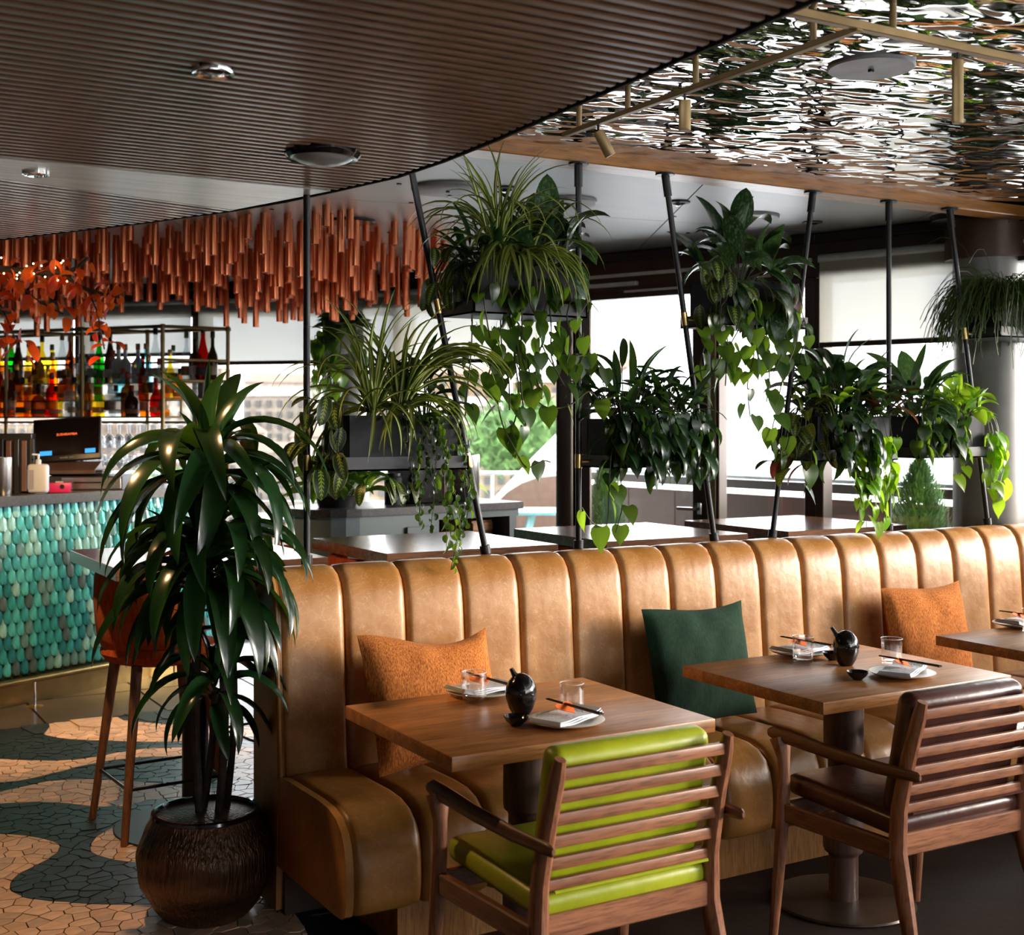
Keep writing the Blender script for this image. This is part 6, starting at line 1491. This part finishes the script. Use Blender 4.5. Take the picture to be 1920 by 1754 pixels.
t = plant('leafy_plant', 'upright mixed green foliage filling the box between the fifth and sixth poles', (x, y, z)); st = bunch(t, (.0, .0, .02), LANCE+SILV[:1]+BRIL[:1], 84, (.22, .11), .22, (.85, 1.3)); st += bunch(t, (.06, -.03, 0), LANCE+HDARK, 40, (.18, .09), .10)
for i in range(10): rleaf(t, strap_mesh('leaf', M['dark_leaf'], .24+.01*i, .010, R(75-4*i), R(70), 8, .3, 'strap'), (rp_.uniform(-.12, .12), 0, .06), rp_.uniform(-.8, .6) if i % 2 else rp_.uniform(2, 4), 1.0)
for (c0, dy, dz) in ((-.09, -.14, .20), (-.04, -.14, .26), (.01, -.15, .22), (.05, -.14, .16), (-.13, -.14, .18), (.02, -.15, .3)): st.append(vine(t, hang(t, (c0, -.06, .02), c0*.1, dy+.06, dz, .02), HDARK+LANCE[1:3], .022, (.7, 1.05), 1.2))
stems(t, st)
t = plant('croton', 'croton with orange-veined dark leaves by the sixth pole', (x, y, z)); stems(t, bunch(t, (.19, -.05, .0), CROT, 20, (.11, .07), .15, (.8, 1.1)))
t = plant('lime_vine', 'lime green vine trailing below the box between the fifth and sixth poles', (x, y, z)); st = []
for (c0, dx, dz) in ((.00, -.02, .34), (.03, .0, .44), (.06, .02, .38), (.10, .03, .46), (.13, .03, .36), (.01, -.03, .30), (.08, 0, .30), (.16, .03, .28)): st.append(vine(t, hang(t, (c0, -.06, 0), dx, -.08, dz, .025), HBRI, .030, (.75, 1.1), 1.2, start=.16))
stems(t, st, .0015, 'stem_green')

# --- lower box L4
x, y, z, w = PL['L4']
t = plant('leafy_plant', 'dark broad-leaved plant at the left in the box farthest right', (x, y, z)); st = bunch(t, (-.12, .0, .0), SILV+LANCE+HDARK, 54, (.15, .10), .20, (.8, 1.15)); 
for (c0, dy, dz) in ((-.2, -.13, .14), (-.14, -.14, .18), (-.08, -.14, .16), (-.02, -.14, .14), (.03, -.14, .18)): st.append(vine(t, hang(t, (c0, -.06, .02), c0*.1, dy+.06, dz, .02), HDARK+HEART, .025, (.7, 1.0), 1.2))
stems(t, st)
t = plant('lime_vine', 'bright yellow-green leafy plant at the right end of the lower boxes', (x, y, z)); st = bunch(t, (.13, -.01, .0), BRIL+HBRI, 64, (.13, .11), .17, (.9, 1.25))
for (c0, dx, dz) in ((.20, .06, .32), (.21, .09, .26), (.23, .07, .38), (.19, .04, .22), (.04, .0, .24), (.22, .02, .30)): st.append(vine(t, hang(t, (c0, -.05, 0), dx, -.07, dz, .03), HBRI+BRIL[1:2], .05, (.9, 1.25), 1.2, start=.15))
stems(t, st, .0018, 'stem_green')

# --- upper box U3: feathery cactus and strings
x, y, z, w = PL['U3']
t = plant('mistletoe_cactus', 'feathery thin-stemmed green cactus hanging in the upper right box', (x, y, z)); mb = MB(); rq = random.Random(9)
for i in range(900):
    a = rq.uniform(0, 2*PI); rr = math.sqrt(rq.random()); c = Vector((-.10+.15*rr*math.cos(a), .11*rr*math.sin(a)-.04, rq.uniform(.0, .10))); o_ = Vector((math.cos(a), math.sin(a), 0)); L_ = rq.uniform(.16, .42); p = [c]
    dv = (o_*rq.uniform(.4, 1.0)+Vector((0, 0, rq.uniform(.3, 1.3)))).normalized()
    for k in range(6): dv = (dv+Vector((rq.uniform(-.3, .3), rq.uniform(-.3, .3), -.55))).normalized(); p.append(p[-1]+dv*L_/6)
    mb.tube(p, .0019, 3, cap=False)
o = mb.build('strands', M['fern'], t); o['kind'] = 'stuff'
MB().sph((0, 0, .01), .10, 12, 8, (1.6, .8, .6)).build('core', M['soil'], t)
for i in range(9): rleaf(t, DRAC[2], (rq.uniform(-.16, .10), .0, .03), rq.choice([.2, .6, 2.6, 3.0, PI, 0])+rq.uniform(-.3, .3), .48, .3)
t = plant('string_vine', 'strands of small round leaves hanging below the upper right box', (x, y, z)); st = []
for (dx, dz) in ((-.05, .35), (-.03, .46), (-.01, .50), (.01, .62), (.03, .48), (.05, .55), (.07, .60), (-.04, .40), (.0, .66), (.06, .42), (.02, .60), (.10, .5)): st.append(vine(t, hang(t, (dx-.02, -.05, 0), .0, -.09, dz, .012), HOYA[:1]+MINI, .019, (.8, 1.1), .7, start=.16))
stems(t, st, .0011)

# --- pot on the bar pillar
x, y = PW(-1.14, 8.62); t = thing('wall_planter', 'white wall pot fixed to the grey pillar by the bar', 'planter', (x, y, 2.02)); MB().lathe([(.03, 0), (.09, .03), (.11, .10), (.11, .20), (.10, .20), (.09, .06), (0, .05)], 24).build('pot', simple('white_pot', (.55, .52, .48), .6), t)
MB().box((0, .10, .12), (.05, .10, .04)).build('bracket', M['black_metal'], t)
t = plant('heartleaf_vine', 'round-leaved vine in the white pot on the grey pillar', (x, y, 2.18)); st = bunch(t, (0, 0, 0), [heart_mesh('leaf', M['heart'], .095, .085, .6), heart_mesh('leaf', M['dark_leaf'], .085, .075, .6)], 46, (.16, .12), .16, (.8, 1.15))
HB = [heart_mesh('leaf', M['heart'], .10, .09, .6)]
for (dx, dz) in ((-.20, .30), (-.16, .42), (-.25, .22), (-.10, .44), (-.22, .40), (.05, .24)): st.append(vine(t, hang(t, (dx*.4, -.05, 0), dx*.6, -.1, dz, .03), HB, .055, (.8, 1.1), 1.4))
stems(t, st, .003)
# --- plants on the service cabinet
x, y, z = on_sc(.24, .22); t = plant('leafy_plant', 'glossy green plant at the rounded left end of the service cabinet', (x, y, z), 'plant'); G = [strap_mesh('leaf', M['heart'], .20, .075, R(e), R(d_), 8, .18, 'lance', 1.1) for e, d_ in ((60, 90), (35, 80), (80, 50), (15, 60))]
MB().lathe([(.10, 0), (.12, .06), (.11, .065), (0, .06)], 24).build('pot', M['black_metal'], t)
stems(t, bunch(t, (0, 0, .05), G, 58, (.20, .14), .13, (.75, 1.05)), .003, 'stem_green')
x, y, z = on_sc(1.05, .40); t = plant('leafy_plant', 'broad bright-leaved plant behind the steel wine bucket', (x, y, z)); MB().lathe([(.07, 0), (.09, .14), (.08, .14), (0, .13)], 20).build('pot', M['box_grey'], t)
G2 = [heart_mesh('leaf', M['bright'], .15, .10, .6), heart_mesh('leaf', M['heart'], .16, .11, .5)]; st = []
for (dx, dz, az) in ((-.10, .40, PI), (-.05, .34, -2), (.0, .46, -1.2), (.06, .36, -.6), (.12, .24, 0), (.16, .12, -.2), (-.12, .30, -2.6), (.02, .30, -1.6)): p = Vector((dx, -.04, dz)); st.append([(0, 0, .12), (dx*.5, -.02, dz*.8), p]); rleaf(t, rp_.choice(G2), p, az, 1.0, -.4)
stems(t, st, .003, 'stem_green')
# --- autumn branch with fairy lights
bx, by = PW(-2.62, 6.55); t = thing('autumn_branch', 'branch of orange-red autumn leaves wound with tiny fairy lights, top left', 'branch', (bx, by, 2.27)); e = Vector(PW(1, 0)); e = Vector((e.x, e.y, 0)).normalized(); f_ = Vector((CS, SN, 0))
def bl(a, zz, dd=0): return e*a+f_*dd+Vector((0, 0, zz))
main = curve([bl(-.75, .16), bl(-.30, .12, .05), bl(-.05, .08), bl(.18, .055), bl(.34, .045)], 5); f1 = curve([bl(.34, .045), bl(.40, .08), bl(.46, .13)], 4); f2 = curve([bl(.34, .045), bl(.40, -.01), bl(.50, -.05), bl(.62, -.07)], 4); f3 = curve([bl(-.10, .08), bl(-.02, -.05), bl(.05, -.20), bl(.10, -.33)], 4); f4 = curve([bl(.45, -.03), bl(.50, -.14), bl(.52, -.24), bl(.54, -.34)], 4); f5 = curve([bl(-.35, .1), bl(-.22, -.08), bl(-.15, -.25), bl(-.12, -.42)], 4); f6 = curve([bl(.05, .07), bl(.15, -.05), bl(.25, -.12), bl(.33, -.16)], 4)
mb = MB(); mb.tube(main, [.019]*6+[.015]*(len(main)-6), 8); 
for f in (f1, f2): mb.tube(f, .010, 6)
for f in (f3, f4, f5, f6): mb.tube(f, .004, 5)
mb.build('branch_wood', M['bark'], t)
def leaves_on(path, n, spr, sc=(.8, 1.25)):
    for i in range(n):
        p = path[rp_.randrange(len(path))]+Vector((rp_.uniform(-spr, spr), rp_.uniform(-spr, spr), rp_.uniform(-spr, spr))); rleaf(t, rp_.choice(AUT), p, rp_.uniform(0, 2*PI), rp_.uniform(*sc), rp_.uniform(-.7, .3), rp_.uniform(-.6, .6))
leaves_on(main, 60, .09); leaves_on(f1, 10, .05); leaves_on(f2, 26, .06); leaves_on(f3, 34, .05); leaves_on(f4, 20, .05); leaves_on(f5, 34, .07); leaves_on(f6, 20, .05)
fl = emit('fairy_light', (1, .72, .35), 14); fm = MB().sph((0, 0, 0), .0038, 6, 4).mesh('bulb', fl)
for i in range(48):
    s = i/48; p = main[min(len(main)-1, int(s*len(main)))]+Vector((0, 0, 0))+bl(rp_.uniform(-.03, .03), rp_.uniform(-.05, .07), -.04); o = bpy.data.objects.new('fairy_bulb', fm); link(o, t); o.location = p
# ---- pieces that belong to a part go one level deeper
NEST = {'bracket_arm': 'clamp', 'door_pull': 'door', 'handle_slot': 'drawer_front', 'lock': 'drawer_front', 'display': 'screen', 'display_button': 'screen', 'lettering': 'screen',
        'nozzle': 'pump', 'dial': 'case', 'closer_arm': 'door_closer', 'board': 'box_body', 'seat_strap': 'seat_cushion', 'piping': 'back_cushion', 'collar': 'rod', 'flange': 'rod', 'diffuser': 'rim', 'rail_foot': 'rail_post'}
for o in list(SC.objects):
    b_ = o.name.split('.')[0]
    if b_ in NEST and o.parent is not None and o.parent.parent is None and not o.parent.get('kind'):
        sib = [c for c in o.parent.children if c.name.split('.')[0] == NEST[b_]]
        if sib:
            o.parent = min(sib, key=lambda c: (c.location-o.location).length) if len(sib) == 1 else sib[[c for c in o.parent.children if c.name.split('.')[0] == b_].index(o) % len(sib)] if b_ in ('bracket_arm', 'rail_foot') else sib[0]
